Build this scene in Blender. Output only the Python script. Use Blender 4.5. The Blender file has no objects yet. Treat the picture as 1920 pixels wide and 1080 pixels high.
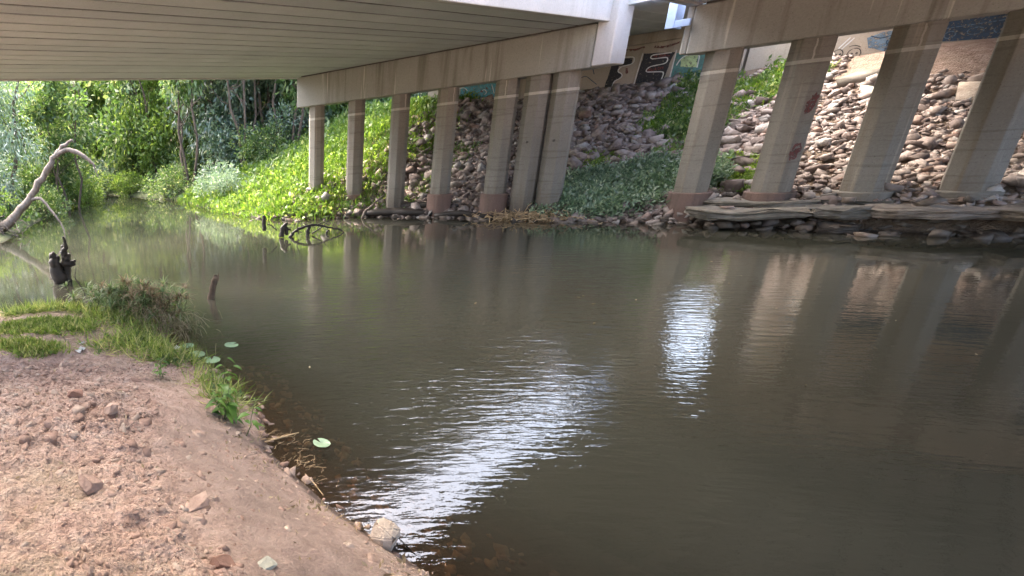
import bpy, bmesh, math, random
import numpy as np
from mathutils import Matrix, Vector

random.seed(7)
rng = np.random.default_rng(7)
scene = bpy.context.scene
C = scene.collection

# ------------------------------------------------------------------ camera
CAM_H = 2.3
cam_d = bpy.data.cameras.new('camera')
cam = bpy.data.objects.new('camera', cam_d)
C.objects.link(cam)
Rr = ((0.9959925, -0.0894364, 0.0), (-0.0284399, -0.3167158, 0.9480940), (-0.0847941, -0.9442946, -0.3179902))
cam.matrix_world = Matrix((
    (Rr[0][0], -Rr[0][1], -Rr[0][2], 0.0),
    (Rr[1][0], -Rr[1][1], -Rr[1][2], 0.0),
    (Rr[2][0], -Rr[2][1], -Rr[2][2], CAM_H),
    (0, 0, 0, 1)))
cam_d.sensor_width = 36
cam_d.lens = 934.06 * 36 / 1920
cam_d.shift_x = (960 - 308.75) / 1920
cam_d.shift_y = (598.04 - 540) / 1920
cam_d.clip_start = 0.05
cam_d.clip_end = 2000
scene.camera = cam

# ------------------------------------------------------------------ light
SUN_EL, SUN_AZ = 54.0, -30.0      # degrees; azimuth clockwise from +Y
world = bpy.data.worlds.new('World')
scene.world = world
world.use_nodes = True
wn = world.node_tree
sky = wn.nodes.new('ShaderNodeTexSky')
sky.sky_type = 'NISHITA'
sky.sun_disc = False
sky.sun_elevation = math.radians(SUN_EL)
sky.sun_rotation = math.radians(SUN_AZ)
sky.air_density = 1.0
sky.dust_density = 7.5
sky.ozone_density = .6
wn.nodes['Background'].inputs['Strength'].default_value = 0.15
wn.links.new(sky.outputs[0], wn.nodes['Background'].inputs[0])
sun_d = bpy.data.lights.new('sun', 'SUN')
sun_d.energy = 1.0
sun_d.angle = math.radians(64)
sun_d.color = (1.0, 0.95, 0.88)
sun = bpy.data.objects.new('sun', sun_d)
C.objects.link(sun)
_el, _az = math.radians(SUN_EL), math.radians(SUN_AZ)
sdir = Vector((math.sin(_az) * math.cos(_el), math.cos(_az) * math.cos(_el), math.sin(_el)))
sun.rotation_euler = sdir.to_track_quat('Z', 'Y').to_euler()
vs = scene.view_settings
vs.view_transform = 'Standard'
vs.look = 'None'
vs.exposure = 3.35
vs.gamma = 1
vs.use_curve_mapping = False
scene.cycles.max_bounces = 10
scene.cycles.diffuse_bounces = 6
scene.cycles.glossy_bounces = 5
scene.cycles.transmission_bounces = 4
scene.cycles.transparent_max_bounces = 8
scene.cycles.sample_clamp_indirect = 6
scene.cycles.caustics_reflective = False

# ------------------------------------------------------------------ frame
# a = metres to the right along the pier line (square to the traffic), p = metres beyond it
B0 = np.array([5.14510, 16.13496])
NDB = np.array([.51137, -.85936]); NDC = np.array([.71099, .70320])
DC = np.array([-.70320, .71099]); DB = np.array([.85936, .51137]); SK = .9706

def XY(a, p):
    a = np.asarray(a, float); p = np.asarray(p, float)
    x = B0[0] - a / SK * DC[0] + p / SK * DB[0]
    y = B0[1] - a / SK * DC[1] + p / SK * DB[1]
    return x, y
def W(a, p, z=0.0):
    x, y = XY(a, p); return (float(x), float(y), float(z))
def AP(x, y):
    dx = np.asarray(x, float) - B0[0]; dy = np.asarray(y, float) - B0[1]
    return dx * NDB[0] + dy * NDB[1], dx * NDC[0] + dy * NDC[1]

# ------------------------------------------------------------------ noise
def _hash(i, j, s):
    n = (i * 374761393 + j * 668265263 + s * 974634777) & 0xffffffff
    n = ((n ^ (n >> 13)) * 1274126177) & 0xffffffff
    return ((n ^ (n >> 16)) & 0xffff) / 65535.0
def vnoise(x, y, s=0):
    xi = np.floor(x).astype(np.int64); yi = np.floor(y).astype(np.int64)
    fx = x - xi; fy = y - yi
    fx = fx * fx * (3 - 2 * fx); fy = fy * fy * (3 - 2 * fy)
    a = _hash(xi, yi, s); b = _hash(xi + 1, yi, s); c = _hash(xi, yi + 1, s); d = _hash(xi + 1, yi + 1, s)
    return (a * (1 - fx) + b * fx) * (1 - fy) + (c * (1 - fx) + d * fx) * fy - .5
def fbm(x, y, o=4, s=0):
    r = 0; k = 1
    for i in range(o):
        r = r + vnoise(x * 2 ** i + 17 * i, y * 2 ** i - 9 * i, s + i) * k; k *= .5
    return r

PN = np.array([(-60, 14), (-30, 8.5), (-22, 5.9), (-18, 2.8), (-14, 0), (-10, -3.2), (-6.3, -6.2), (-5, -7.4), (-3.6, -9.6), (-1.5, -11.6), (1, -12.1), (3.27, -11.25), (4.17, -10.5),
               (5.0, -10.3), (5.7, -10.45), (6.3, -10.95), (7.0, -11.1), (8.24, -11.7), (8.72, -12.15), (9.35, -12.42), (10.08, -12.62), (12, -13.0), (18, -13.8), (60, -18)], float)
PF = np.array([(-60, 16), (-30, 9.8), (-21.3, 6.6), (-14.7, 4.9), (-8.3, 2.7), (-3, -.45), (-.5, -1.3), (.67, -1.3), (2, -.3), (5, -.25), (8.3, -.25), (10, -.6), (12, -.66), (20, -.8), (60, -2)], float)
def pn(a): return np.interp(a, PN[:, 0], PN[:, 1])
def pf(a): return np.interp(a, PF[:, 0], PF[:, 1])
def worley(x, y, s=0):
    xi = np.floor(x).astype(np.int64); yi = np.floor(y).astype(np.int64)
    f1 = np.full(x.shape, 9.0); f2 = np.full(x.shape, 9.0); hid = np.zeros(x.shape)
    for i in (-1, 0, 1):
        for j in (-1, 0, 1):
            cx = xi + i; cy = yi + j
            d = np.hypot(cx + _hash(cx, cy, s) - x, cy + _hash(cx, cy, s + 7) - y)
            hh = _hash(cx, cy, s + 13)
            nn = d < f1
            f2 = np.where(nn, f1, np.minimum(f2, d)); hid = np.where(nn, hh, hid); f1 = np.where(nn, d, f1)
    return f1, f2, hid
def clods(x, y, land_near, rough):
    xr = x * .8 + y * .6; yr = -x * .6 + y * .8     # lumps run down the slope
    out = np.zeros_like(x)
    for sc, am, st, thr in ((4.2, .055, 91, .5), (9.5, .034, 92, .25), (20, .017, 93, .1)):
        wx = xr * sc * .8 + 1.3 * vnoise(x * sc * .7, y * sc * .7, st); wy = yr * sc * 1.3 + 1.3 * vnoise(x * sc * .7 + 9, y * sc * .7, st)
        f1, f2, hh = worley(wx, wy, st)
        e = np.clip((f2 - f1) * 2.2, 0, 1) ** .6
        out += am * e * np.clip((hh - thr) / (1 - thr), 0, 1) * (.6 + .4 * (1 - f1))
    return out * land_near * rough
def ground_z(a, p, detail=True):
    a = np.asarray(a, float); p = np.asarray(p, float)
    x, y = XY(a, p)
    sn = pn(a) - p + .25 * vnoise(a * 1.3, p * 1.3, 5) * np.clip((7 - a) / 3, .25, 1)
    k = np.interp(a, [-8, 2, 5, 6.5, 8, 10, 12], [.35, .10, .12, .17, .30, .335, .34])
    zn = np.where(sn > 0, k * np.minimum(sn, 3.2) + .035 * np.clip(sn - 3.2, 0, 14) + .05 * (1 - np.exp(-np.maximum(sn, 0) * 9)), .22 * sn)
    sf = p - pf(a) + .35 * vnoise(a * .8, p * .8, 9)
    kf = np.interp(a, [-30, -12, -3, 0, 20], [.25, .3, .42, .46, .46])
    top = np.interp(a, [-40, -20, -4, 0, 20], [1.2, 2.0, 3.2, 3.05, 3.05])
    zf = np.where(sf > 0, kf * sf + np.interp(a, [7.2, 8.2, 20], [.06, .24, .24]) * (1 - np.exp(-np.maximum(sf, 0) * 6)), .3 * sf)
    zf = np.where(zf > top, top + .04 * (zf - top), zf)
    z = np.maximum(zn, zf)
    z = np.maximum(z, -1.1)
    if detail:
        near = np.clip(1 - np.hypot(x, y - 2) / 9, 0, 1)
        land = np.clip((z + .03) / .25, .15, 1)
        n = .05 * fbm(x * 1.1, y * 1.1, 3, 2) + .10 * fbm(x * .35, y * .35, 2, 31)
        r1 = np.abs(fbm(x * 5.5 + 2 * vnoise(x * 2, y * 2, 70), y * 5.5, 4, 11))
        r2 = np.abs(fbm(x * 17, y * 17, 3, 21))
        rough = np.clip(.8 + 1.8 * vnoise(x * .9, y * .9, 41) + (sn - 1.0) * .35, .12, 1.9) * np.clip(.18 + (sn - .75) * 1.6 * (a > 7.5) + (a <= 7.5), .18, 1)
        r3 = np.clip(fbm(x * 9 + 40, y * 9, 3, 61) * 3, -.6, .45)
        z = z + land * (n + near * rough * (.10 * (.35 - r1) + .03 * (.3 - r2) + .012 * r3))
        m_ = near > .3
        if m_.any():
            zz_ = np.zeros_like(z); zz_[m_] = clods(x[m_], y[m_], (land * near)[m_], np.clip(rough[m_], .2, 1.5)); z = z + zz_
    return z
def gz(a, p): return float(ground_z(np.array([a]), np.array([p]))[0])
def G(a, p, dz=0.0):
    return W(a, p, gz(a, p) + dz)

# ------------------------------------------------------------------ helpers
def link(o, parent=None, kind=None, label=None, cat=None, group=None):
    if o.name not in C.objects: C.objects.link(o)
    if parent is not None: o.parent = parent
    if kind: o['kind'] = kind
    if label: o['label'] = label
    if cat: o['category'] = cat
    if group: o['group'] = group
    return o
def thing(name, label, cat, loc=(0, 0, 0), group=None):
    o = bpy.data.objects.new(name, None); o.empty_display_size = .2
    o.location = loc
    return link(o, None, None, label, cat, group)
def mesh_np(name, V, F, mat, smooth=False):
    """V (n,3) array, F (m,k) array or list of arrays"""
    me = bpy.data.meshes.new(name)
    V = np.asarray(V, np.float32)
    Fs = F if isinstance(F, list) else [F]
    loops = np.concatenate([np.asarray(f, np.int32).ravel() for f in Fs])
    tot = np.concatenate([np.full(len(f), np.asarray(f).shape[1], np.int32) for f in Fs])
    st = np.concatenate([[0], np.cumsum(tot)[:-1]]).astype(np.int32)
    me.vertices.add(len(V)); me.vertices.foreach_set('co', V.ravel())
    me.loops.add(len(loops)); me.loops.foreach_set('vertex_index', loops)
    me.polygons.add(len(tot)); me.polygons.foreach_set('loop_start', st)
    me.polygons.foreach_set('loop_total', tot)
    if smooth: me.polygons.foreach_set('use_smooth', np.ones(len(tot), bool))
    me.update(calc_edges=True)
    if mat is not None: me.materials.append(mat)
    return me
def ob(name, me, parent=None, loc=None, **k):
    o = bpy.data.objects.new(name, me)
    if loc is not None: o.location = loc
    return link(o, parent, **k)
def bm_mesh(name, bm, mat, smooth=False):
    me = bpy.data.meshes.new(name); bm.to_mesh(me); bm.free()
    if smooth:
        for q in me.polygons: q.use_smooth = True
    me.materials.append(mat)
    return me
def prism(name, pts, z0, z1, mat, parent, bevel=.012, loc=None, **k):
    """vertical prism on world xy polygon pts; coordinates stay absolute unless loc"""
    bm = bmesh.new()
    ar = sum(pts[i][0] * pts[(i + 1) % len(pts)][1] - pts[(i + 1) % len(pts)][0] * pts[i][1] for i in range(len(pts)))
    if ar < 0: pts = pts[::-1]
    n = len(pts)
    lo = [bm.verts.new((x, y, z0 if not hasattr(z0, '__len__') else z0[i])) for i, (x, y) in enumerate(pts)]
    hi = [bm.verts.new((x, y, z1 if not hasattr(z1, '__len__') else z1[i])) for i, (x, y) in enumerate(pts)]
    bm.faces.new(lo[::-1]); bm.faces.new(hi)
    for i in range(n): bm.faces.new((lo[i], lo[(i + 1) % n], hi[(i + 1) % n], hi[i]))
    if bevel: bmesh.ops.bevel(bm, geom=bm.edges[:], offset=bevel, segments=1, affect='EDGES', clamp_overlap=True)
    return ob(name, bm_mesh(name, bm, mat), parent, loc, **k)
def apbox(name, a0, a1, p0, p1, z0, z1, mat, parent, bevel=.012, **k):
    return prism(name, [W(a0, p0)[:2], W(a1, p0)[:2], W(a1, p1)[:2], W(a0, p1)[:2]], z0, z1, mat, parent, bevel, **k)
def tube(path, rad, seg=8, cap=True):
    """returns V,F for a tube through path points (n,3) with radii"""
    P = np.asarray(path, float); n = len(P); rad = np.broadcast_to(np.asarray(rad, float), (n,))
    T = np.gradient(P, axis=0); T /= np.linalg.norm(T, axis=1)[:, None] + 1e-9
    up = np.array([0, 0, 1.0]) if abs(T[0][2]) < .9 else np.array([1.0, 0, 0])
    V = []
    U = np.cross(T[0], up); U /= np.linalg.norm(U)
    for i in range(n):
        U = U - T[i] * (U @ T[i]); U /= np.linalg.norm(U) + 1e-9
        Q = np.cross(T[i], U)
        ang = np.linspace(0, 2 * np.pi, seg, endpoint=False)
        V.append(P[i] + rad[i] * (np.cos(ang)[:, None] * U + np.sin(ang)[:, None] * Q))
    V = np.concatenate(V)
    F = []
    for i in range(n - 1):
        for j in range(seg):
            F.append((i * seg + j, i * seg + (j + 1) % seg, (i + 1) * seg + (j + 1) % seg, (i + 1) * seg + j))
    if cap:
        V = np.concatenate([V, [P[0]], [P[-1]]]); c0 = n * seg; c1 = c0 + 1
        for j in range(seg):
            F.append((c0, (j + 1) % seg, j, j)); F.append((c1, (n - 1) * seg + j, (n - 1) * seg + (j + 1) % seg, (n - 1) * seg + (j + 1) % seg))
    return V, np.array(F)
def fix_tris(F):
    F = np.asarray(F); d = F[:, 2] == F[:, 3]
    out = []
    if (~d).any(): out.append(F[~d])
    if d.any(): out.append(F[d][:, :3])
    return out
def merge(parts):
    Vs, Fs, o = [], [], 0
    for V, F in parts:
        Vs.append(V); Fs.append(np.asarray(F) + o); o += len(V)
    return np.concatenate(Vs), np.concatenate(Fs)
def tubes_mesh(name, parts, mat, smooth=True):
    V, F = merge(parts)
    return mesh_np(name, V, fix_tris(F), mat, smooth)
def wiggle(p0, p1, n=7, amp=.1, r=random, sag=0.0):
    p0 = np.array(p0, float); p1 = np.array(p1, float)
    t = np.linspace(0, 1, n)[:, None]
    P = p0 + (p1 - p0) * t
    off = np.array([[r.gauss(0, amp) for _ in range(3)] for _ in range(n)]); off[0] = 0; off[-1] *= .3
    P = P + off
    P[:, 2] -= sag * np.sin(t[:, 0] * np.pi)
    return P

# ------------------------------------------------------------------ materials
def mat(name):
    m = bpy.data.materials.new(name); m.use_nodes = True
    nt = m.node_tree; nt.nodes.clear()
    out = nt.nodes.new('ShaderNodeOutputMaterial')
    return m, nt, out
class N:
    def __init__(s, nt): s.nt = nt
    def __call__(s, t, **k):
        n = s.nt.nodes.new('ShaderNode' + t)
        for a, v in k.items():
            if a.startswith('i_'): pass
            else: setattr(n, a, v)
        return n
    def L(s, a, b): s.nt.links.new(a, b)
    def noise(s, vec, scale, detail=4, rough=.55, dist=0.0):
        n = s('TexNoise'); n.inputs['Scale'].default_value = scale; n.inputs['Detail'].default_value = detail
        n.inputs['Roughness'].default_value = rough; n.inputs['Distortion'].default_value = dist
        if vec is not None: s.L(vec, n.inputs['Vector'])
        return n.outputs[0]
    def ramp(s, fac, stops, interp='LINEAR'):
        r = s('ValToRGB'); cr = r.color_ramp; cr.interpolation = interp
        while len(cr.elements) < len(stops): cr.elements.new(.5)
        for e, (pos, col) in zip(cr.elements, stops):
            e.position = pos; e.color = (*col, 1) if len(col) == 3 else col
        s.L(fac, r.inputs[0]); return r.outputs[0]
    def mix(s, fac, a, b, mode='MIX'):
        m = s('Mix', data_type='RGBA', blend_type=mode)
        for v, i in ((fac, 0), (a, 6), (b, 7)):
            if isinstance(v, (int, float)): m.inputs[i].default_value = v
            elif isinstance(v, tuple): m.inputs[i].default_value = (*v, 1)
            else: s.L(v, m.inputs[i])
        return m.outputs[2]
    def math(s, op, a, b=None, clamp=False):
        m = s('Math', operation=op, use_clamp=clamp)
        for v, i in ((a, 0), (b, 1)):
            if v is None: continue
            if isinstance(v, (int, float)): m.inputs[i].default_value = v
            else: s.L(v, m.inputs[i])
        return m.outputs[0]
    def vscale(s, vec, sc):
        m = s('Mapping'); m.inputs['Scale'].default_value = sc; s.L(vec, m.inputs[0]); return m.outputs[0]
    def bump(s, h, strength, dist=.02, normal=None):
        b = s('Bump'); b.inputs['Strength'].default_value = strength; b.inputs['Distance'].default_value = dist
        s.L(h, b.inputs['Height'])
        if normal is not None: s.L(normal, b.inputs['Normal'])
        return b.outputs[0]
def pos(n): return n('NewGeometry').outputs['Position']
def island(n):
    g = n('NewGeometry'); o = n('ObjectInfo')
    v = n.math('ADD', g.outputs['Random Per Island'], o.outputs['Random'])
    return n.math('FRACT', v)

def concrete(name, base, dark, light, streak=.5, stain=.5, board=False):
    m, nt, out = mat(name); n = N(nt); P = pos(n)
    o = n('ObjectInfo').outputs['Random']
    big = n.noise(P, .9, 5, .6)
    fine = n.noise(P, 34, 4, .7)
    stv = n.vscale(P, (3.2, 3.2, .16)); st = n.noise(stv, 1.0, 5, .62, .3)
    st2 = n.noise(n.vscale(P, (9, 9, .22)), 1.0, 3, .6, .2)
    col = n.mix(n.ramp(big, [(.3, (0, 0, 0)), (.7, (1, 1, 1))]), base, tuple(c * .84 for c in base))
    col = n.mix(n.math('MULTIPLY', n.ramp(st, [(.52, (0, 0, 0)), (.68, (1, 1, 1))]), streak), col, dark)
    col = n.mix(n.math('MULTIPLY', n.ramp(st2, [(.64, (0, 0, 0)), (.70, (1, 1, 1))]), stain), col, light)
    col = n.mix(.22, col, n.ramp(fine, [(.3, (.25, .25, .25)), (.7, (.9, .9, .9))]), 'SOFT_LIGHT')
    pit = n.ramp(n.noise(P, 55, 2, .5), [(.25, (0, 0, 0)), (.36, (1, 1, 1))])
    col = n.mix(1.0, col, n.mix(pit, (.55, .52, .48), (1, 1, 1)), 'MULTIPLY')
    var = n.ramp(o, [(0, (.9, .9, .9)), (1, (1.06, 1.05, 1.03))])
    col = n.mix(1.0, col, var, 'MULTIPLY')
    if board:
        sz = n('SeparateXYZ'); n.L(P, sz.inputs[0])
        zz = n.math('ADD', sz.outputs[2], n.math('MULTIPLY', n.noise(n.vscale(P, (5, 5, .6)), 1.0, 4, .6), 1.1))
        silt = n.ramp(n.math('MULTIPLY', zz, .4), [(.24, (.30, .27, .24)), (.42, (.74, .70, .66)), (.60, (1, 1, 1))])
        col = n.mix(.85, col, silt, 'MULTIPLY')
        ln = n.ramp(n.noise(n.vscale(P, (.3, .3, 5.0)), 3.0, 3, .7, .1), [(.36, (.62, .58, .54)), (.44, (1, 1, 1))])
        col = n.mix(.5, col, ln, 'MULTIPLY')
    b = n('BsdfPrincipled'); b.inputs['Roughness'].default_value = .85
    n.L(col, b.inputs['Base Color'])
    h = n.math('ADD', fine, n.math('MULTIPLY', big, 2))
    n.L(n.bump(h, .35, .01), b.inputs['Normal'])
    n.L(b.outputs[0], out.inputs[0]); return m
M = {}
M['cap'] = concrete('cap_concrete', (.335, .335, .31), (.12, .105, .09), (.64, .62, .57), .75, .6)
M['col'] = concrete('column_concrete', (.25, .232, .205), (.20, .165, .13), (.44, .39, .33), .7, .35, True)
M['soffit'] = concrete('soffit_concrete', (.54, .56, .57), (.40, .41, .40), (.58, .59, .59), .2, .1)
M['fascia'] = concrete('fascia_concrete', (.47, .46, .46), (.28, .265, .255), (.60, .59, .58), .3, .3)
M['wall'] = concrete('wall_concrete', (.44, .38, .31), (.20, .16, .12), (.58, .52, .45), .6, .3)
M['band'] = concrete('band_lime', (.50, .47, .42), (.36, .32, .27), (.58, .56, .52), .9, .4)
M['collar'] = concrete('collar_concrete', (.185, .12, .10), (.09, .07, .06), (.30, .25, .21), .9, .4)
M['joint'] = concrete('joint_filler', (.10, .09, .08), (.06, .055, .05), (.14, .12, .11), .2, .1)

def flat(name, col, rough=.8, var=.15, spec=.5, scale=8, worn=0.0):
    m, nt, out = mat(name); n = N(nt); P = pos(n)
    c = n.mix(n.ramp(n.noise(P, scale, 4, .65), [(.3, (0, 0, 0)), (.7, (1, 1, 1))]), tuple(x * (1 - var) for x in col), tuple(min(1, x * (1 + var)) for x in col))
    b = n('BsdfPrincipled'); b.inputs['Roughness'].default_value = rough
    b.inputs['Specular IOR Level'].default_value = spec
    n.L(c, b.inputs['Base Color'])
    if worn:
        tr = n('BsdfTransparent'); ms = n('MixShader')
        w = n.ramp(n.noise(P, 22, 5, .7), [(worn - .05, (1, 1, 1)), (worn + .06, (0, 0, 0))])
        n.L(w, ms.inputs[0]); n.L(b.outputs[0], ms.inputs[1]); n.L(tr.outputs[0], ms.inputs[2]); n.L(ms.outputs[0], out.inputs[0])
    else: n.L(b.outputs[0], out.inputs[0])
    return m
M['p_black'] = flat('paint_black', (.012, .012, .015), .6, .3, worn=.36)
M['p_white'] = flat('paint_white', (.62, .62, .60), .6, .15, worn=.34)
M['p_red'] = flat('paint_red', (.15, .045, .04), .7, .3, worn=.45)
M['p_teal'] = flat('paint_teal', (.08, .20, .18), .6, .4, worn=.38)
M['p_lime'] = flat('paint_lime', (.42, .52, .26), .6, .3, worn=.40)
M['p_blue'] = flat('paint_blue', (.09, .30, .36), .6, .45, worn=.42)
M['p_navy'] = flat('paint_navy', (.035, .07, .12), .6, .4, worn=.42)
M['p_grey'] = flat('paint_greyblue', (.16, .24, .32), .6, .4, worn=.44)
M['p_panel'] = flat('panel_blue', (.36, .50, .80), .55, .12)
M['trash'] = flat('paper_litter', (.70, .70, .70), .7, .1)
M['leafdry'] = flat('dry_leaf', (.42, .30, .17), .8, .35, scale=30)
M['wire'] = flat('dark_wet_wood', (.018, .013, .010), .55, .4)

def rockmat(name, stops, lime=.25, rough=.85, bump=.5, wet=False):
    m, nt, out = mat(name); n = N(nt); P = pos(n)
    c = n.ramp(island(n), stops)
    sp = n.noise(P, 9, 5, .65)
    c = n.mix(n.ramp(sp, [(.35, (0, 0, 0)), (.75, (1, 1, 1))]), c, n.mix(1.0, c, (.55, .5, .48), 'MULTIPLY'))
    pt = n.ramp(n.noise(P, 2.3, 3, .6), [(.52, (0, 0, 0)), (.66, (1, 1, 1))])
    c = n.mix(n.math('MULTIPLY', pt, lime), c, (.55, .50, .45))
    b = n('BsdfPrincipled'); b.inputs['Roughness'].default_value = rough
    n.L(c, b.inputs['Base Color'])
    n.L(n.bump(n.noise(P, 26, 5, .7), bump, .02), b.inputs['Normal'])
    n.L(b.outputs[0], out.inputs[0]); return m
M['rock'] = rockmat('riprap_stone', [(0, (.13, .10, .09)), (.2, (.23, .185, .17)), (.45, (.30, .255, .235)), (.68, (.37, .315, .285)), (.82, (.33, .23, .19)), (.92, (.41, .385, .365)), (1, (.49, .47, .45))])
M['rockdark'] = rockmat('wet_ledge_rock', [(0, (.055, .045, .038)), (.4, (.10, .082, .066)), (.75, (.15, .12, .095)), (1, (.24, .185, .15))], .12, .6)
M['ledge'] = rockmat('ledge_rock', [(0, (.13, .12, .10)), (.5, (.19, .17, .14)), (1, (.30, .24, .20))], .2, .75)
M['rocknear'] = rockmat('bank_stone', [(0, (.30, .20, .16)), (.3, (.36, .25, .20)), (.6, (.39, .28, .225)), (.85, (.39, .305, .25)), (1, (.44, .36, .30))], 0, .9, .6)
M['paleboulder'] = rockmat('pale_boulder', [(0, (.50, .42, .34)), (1, (.52, .44, .36))], .35, .85, .7)
M['rockgreen'] = rockmat('pale_green_stone', [(0, (.36, .37, .31)), (1, (.38, .39, .33))], .4, .8, .4)
M['duststone'] = rockmat('dusty_stone', [(0, (.40, .285, .23)), (1, (.44, .32, .26))], 0, .95, .7)
M['rockred'] = rockmat('red_stone', [(0, (.29, .17, .125)), (1, (.31, .18, .135))], .0, .9, .5)

def ground_mat():
    m, nt, out = mat('ground_soil'); n = N(nt); P = pos(n)
    at = n('Attribute', attribute_name='zone'); sep = n('SeparateColor'); n.L(at.outputs['Color'], sep.inputs[0])
    wet, veg, clay = sep.outputs[0], sep.outputs[1], sep.outputs[2]
    big = n.noise(P, 1.1, 5, .6, .4)
    mid = n.noise(P, 6, 6, .68, .5)
    fine = n.noise(P, 42, 6, .75)
    dirt = n.ramp(mid, [(.30, (.29, .185, .145)), (.45, (.42, .29, .235)), (.58, (.51, .37, .305)), (.75, (.57, .46, .39))])
    dirt = n.mix(n.math('MULTIPLY', n.ramp(big, [(.50, (0, 0, 0)), (.66, (1, 1, 1))]), .55), dirt, (.34, .28, .20))
    dirt = n.mix(.35, dirt, n.ramp(fine, [(.3, (.2, .2, .2)), (.7, (.85, .85, .85))]), 'OVERLAY')
    scat = n.ramp(n.noise(P, 70, 2, .5), [(.66, (0, 0, 0)), (.72, (1, 1, 1))])
    dirt = n.mix(n.math('MULTIPLY', scat, .6), dirt, (.20, .15, .11))
    brown = n.ramp(mid, [(.3, (.10, .07, .05)), (.7, (.24, .18, .13))])
    green = n.ramp(fine, [(.3, (.035, .05, .018)), (.7, (.10, .13, .045))])
    c = n.mix(clay, brown, dirt)
    c = n.mix(veg, c, green)
    # smooth wet mud strip
    mud = n.ramp(mid, [(.3, (.17, .125, .105)), (.7, (.30, .215, .18))])
    c = n.mix(n.math('MULTIPLY', wet, .85), c, mud)
    sz = n('SeparateXYZ'); n.L(P, sz.inputs[0])
    zl = n.math('ADD', sz.outputs[2], n.math('MULTIPLY', n.math('SUBTRACT', mid, .5), .09))
    c = n.mix(1.0, c, n.ramp(zl, [(.012, (.36, .33, .31)), (.05, (1, 1, 1))]), 'MULTIPLY')   # soaked soil at the water line
    b = n('BsdfPrincipled')
    n.L(c, b.inputs['Base Color'])
    n.L(n.math('SUBTRACT', .95, n.math('MULTIPLY', wet, .35)), b.inputs['Roughness'])
    vo = n('TexVoronoi'); vo.inputs['Scale'].default_value = 34; n.L(n.mix(.06, P, n('TexNoise').outputs[1]), vo.inputs['Vector'])
    vo2 = n('TexVoronoi'); vo2.inputs['Scale'].default_value = 95; n.L(P, vo2.inputs['Vector'])
    grit = n.math('ADD', n.math('MULTIPLY', vo.outputs['Distance'], -1.1), n.math('MULTIPLY', vo2.outputs['Distance'], -.5))
    dry = n.math('SUBTRACT', 1.0, n.math('MULTIPLY', wet, .75))
    hgt = n.math('ADD', n.math('MULTIPLY', mid, 1.6), n.math('ADD', n.math('MULTIPLY', fine, 1.0), n.math('ADD', n.math('MULTIPLY', scat, .3), n.math('MULTIPLY', grit, dry))))
    n.L(n.bump(hgt, 1.0, .022), b.inputs['Normal'])
    n.L(b.outputs[0], out.inputs[0]); return m
M['ground'] = ground_mat()

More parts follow.
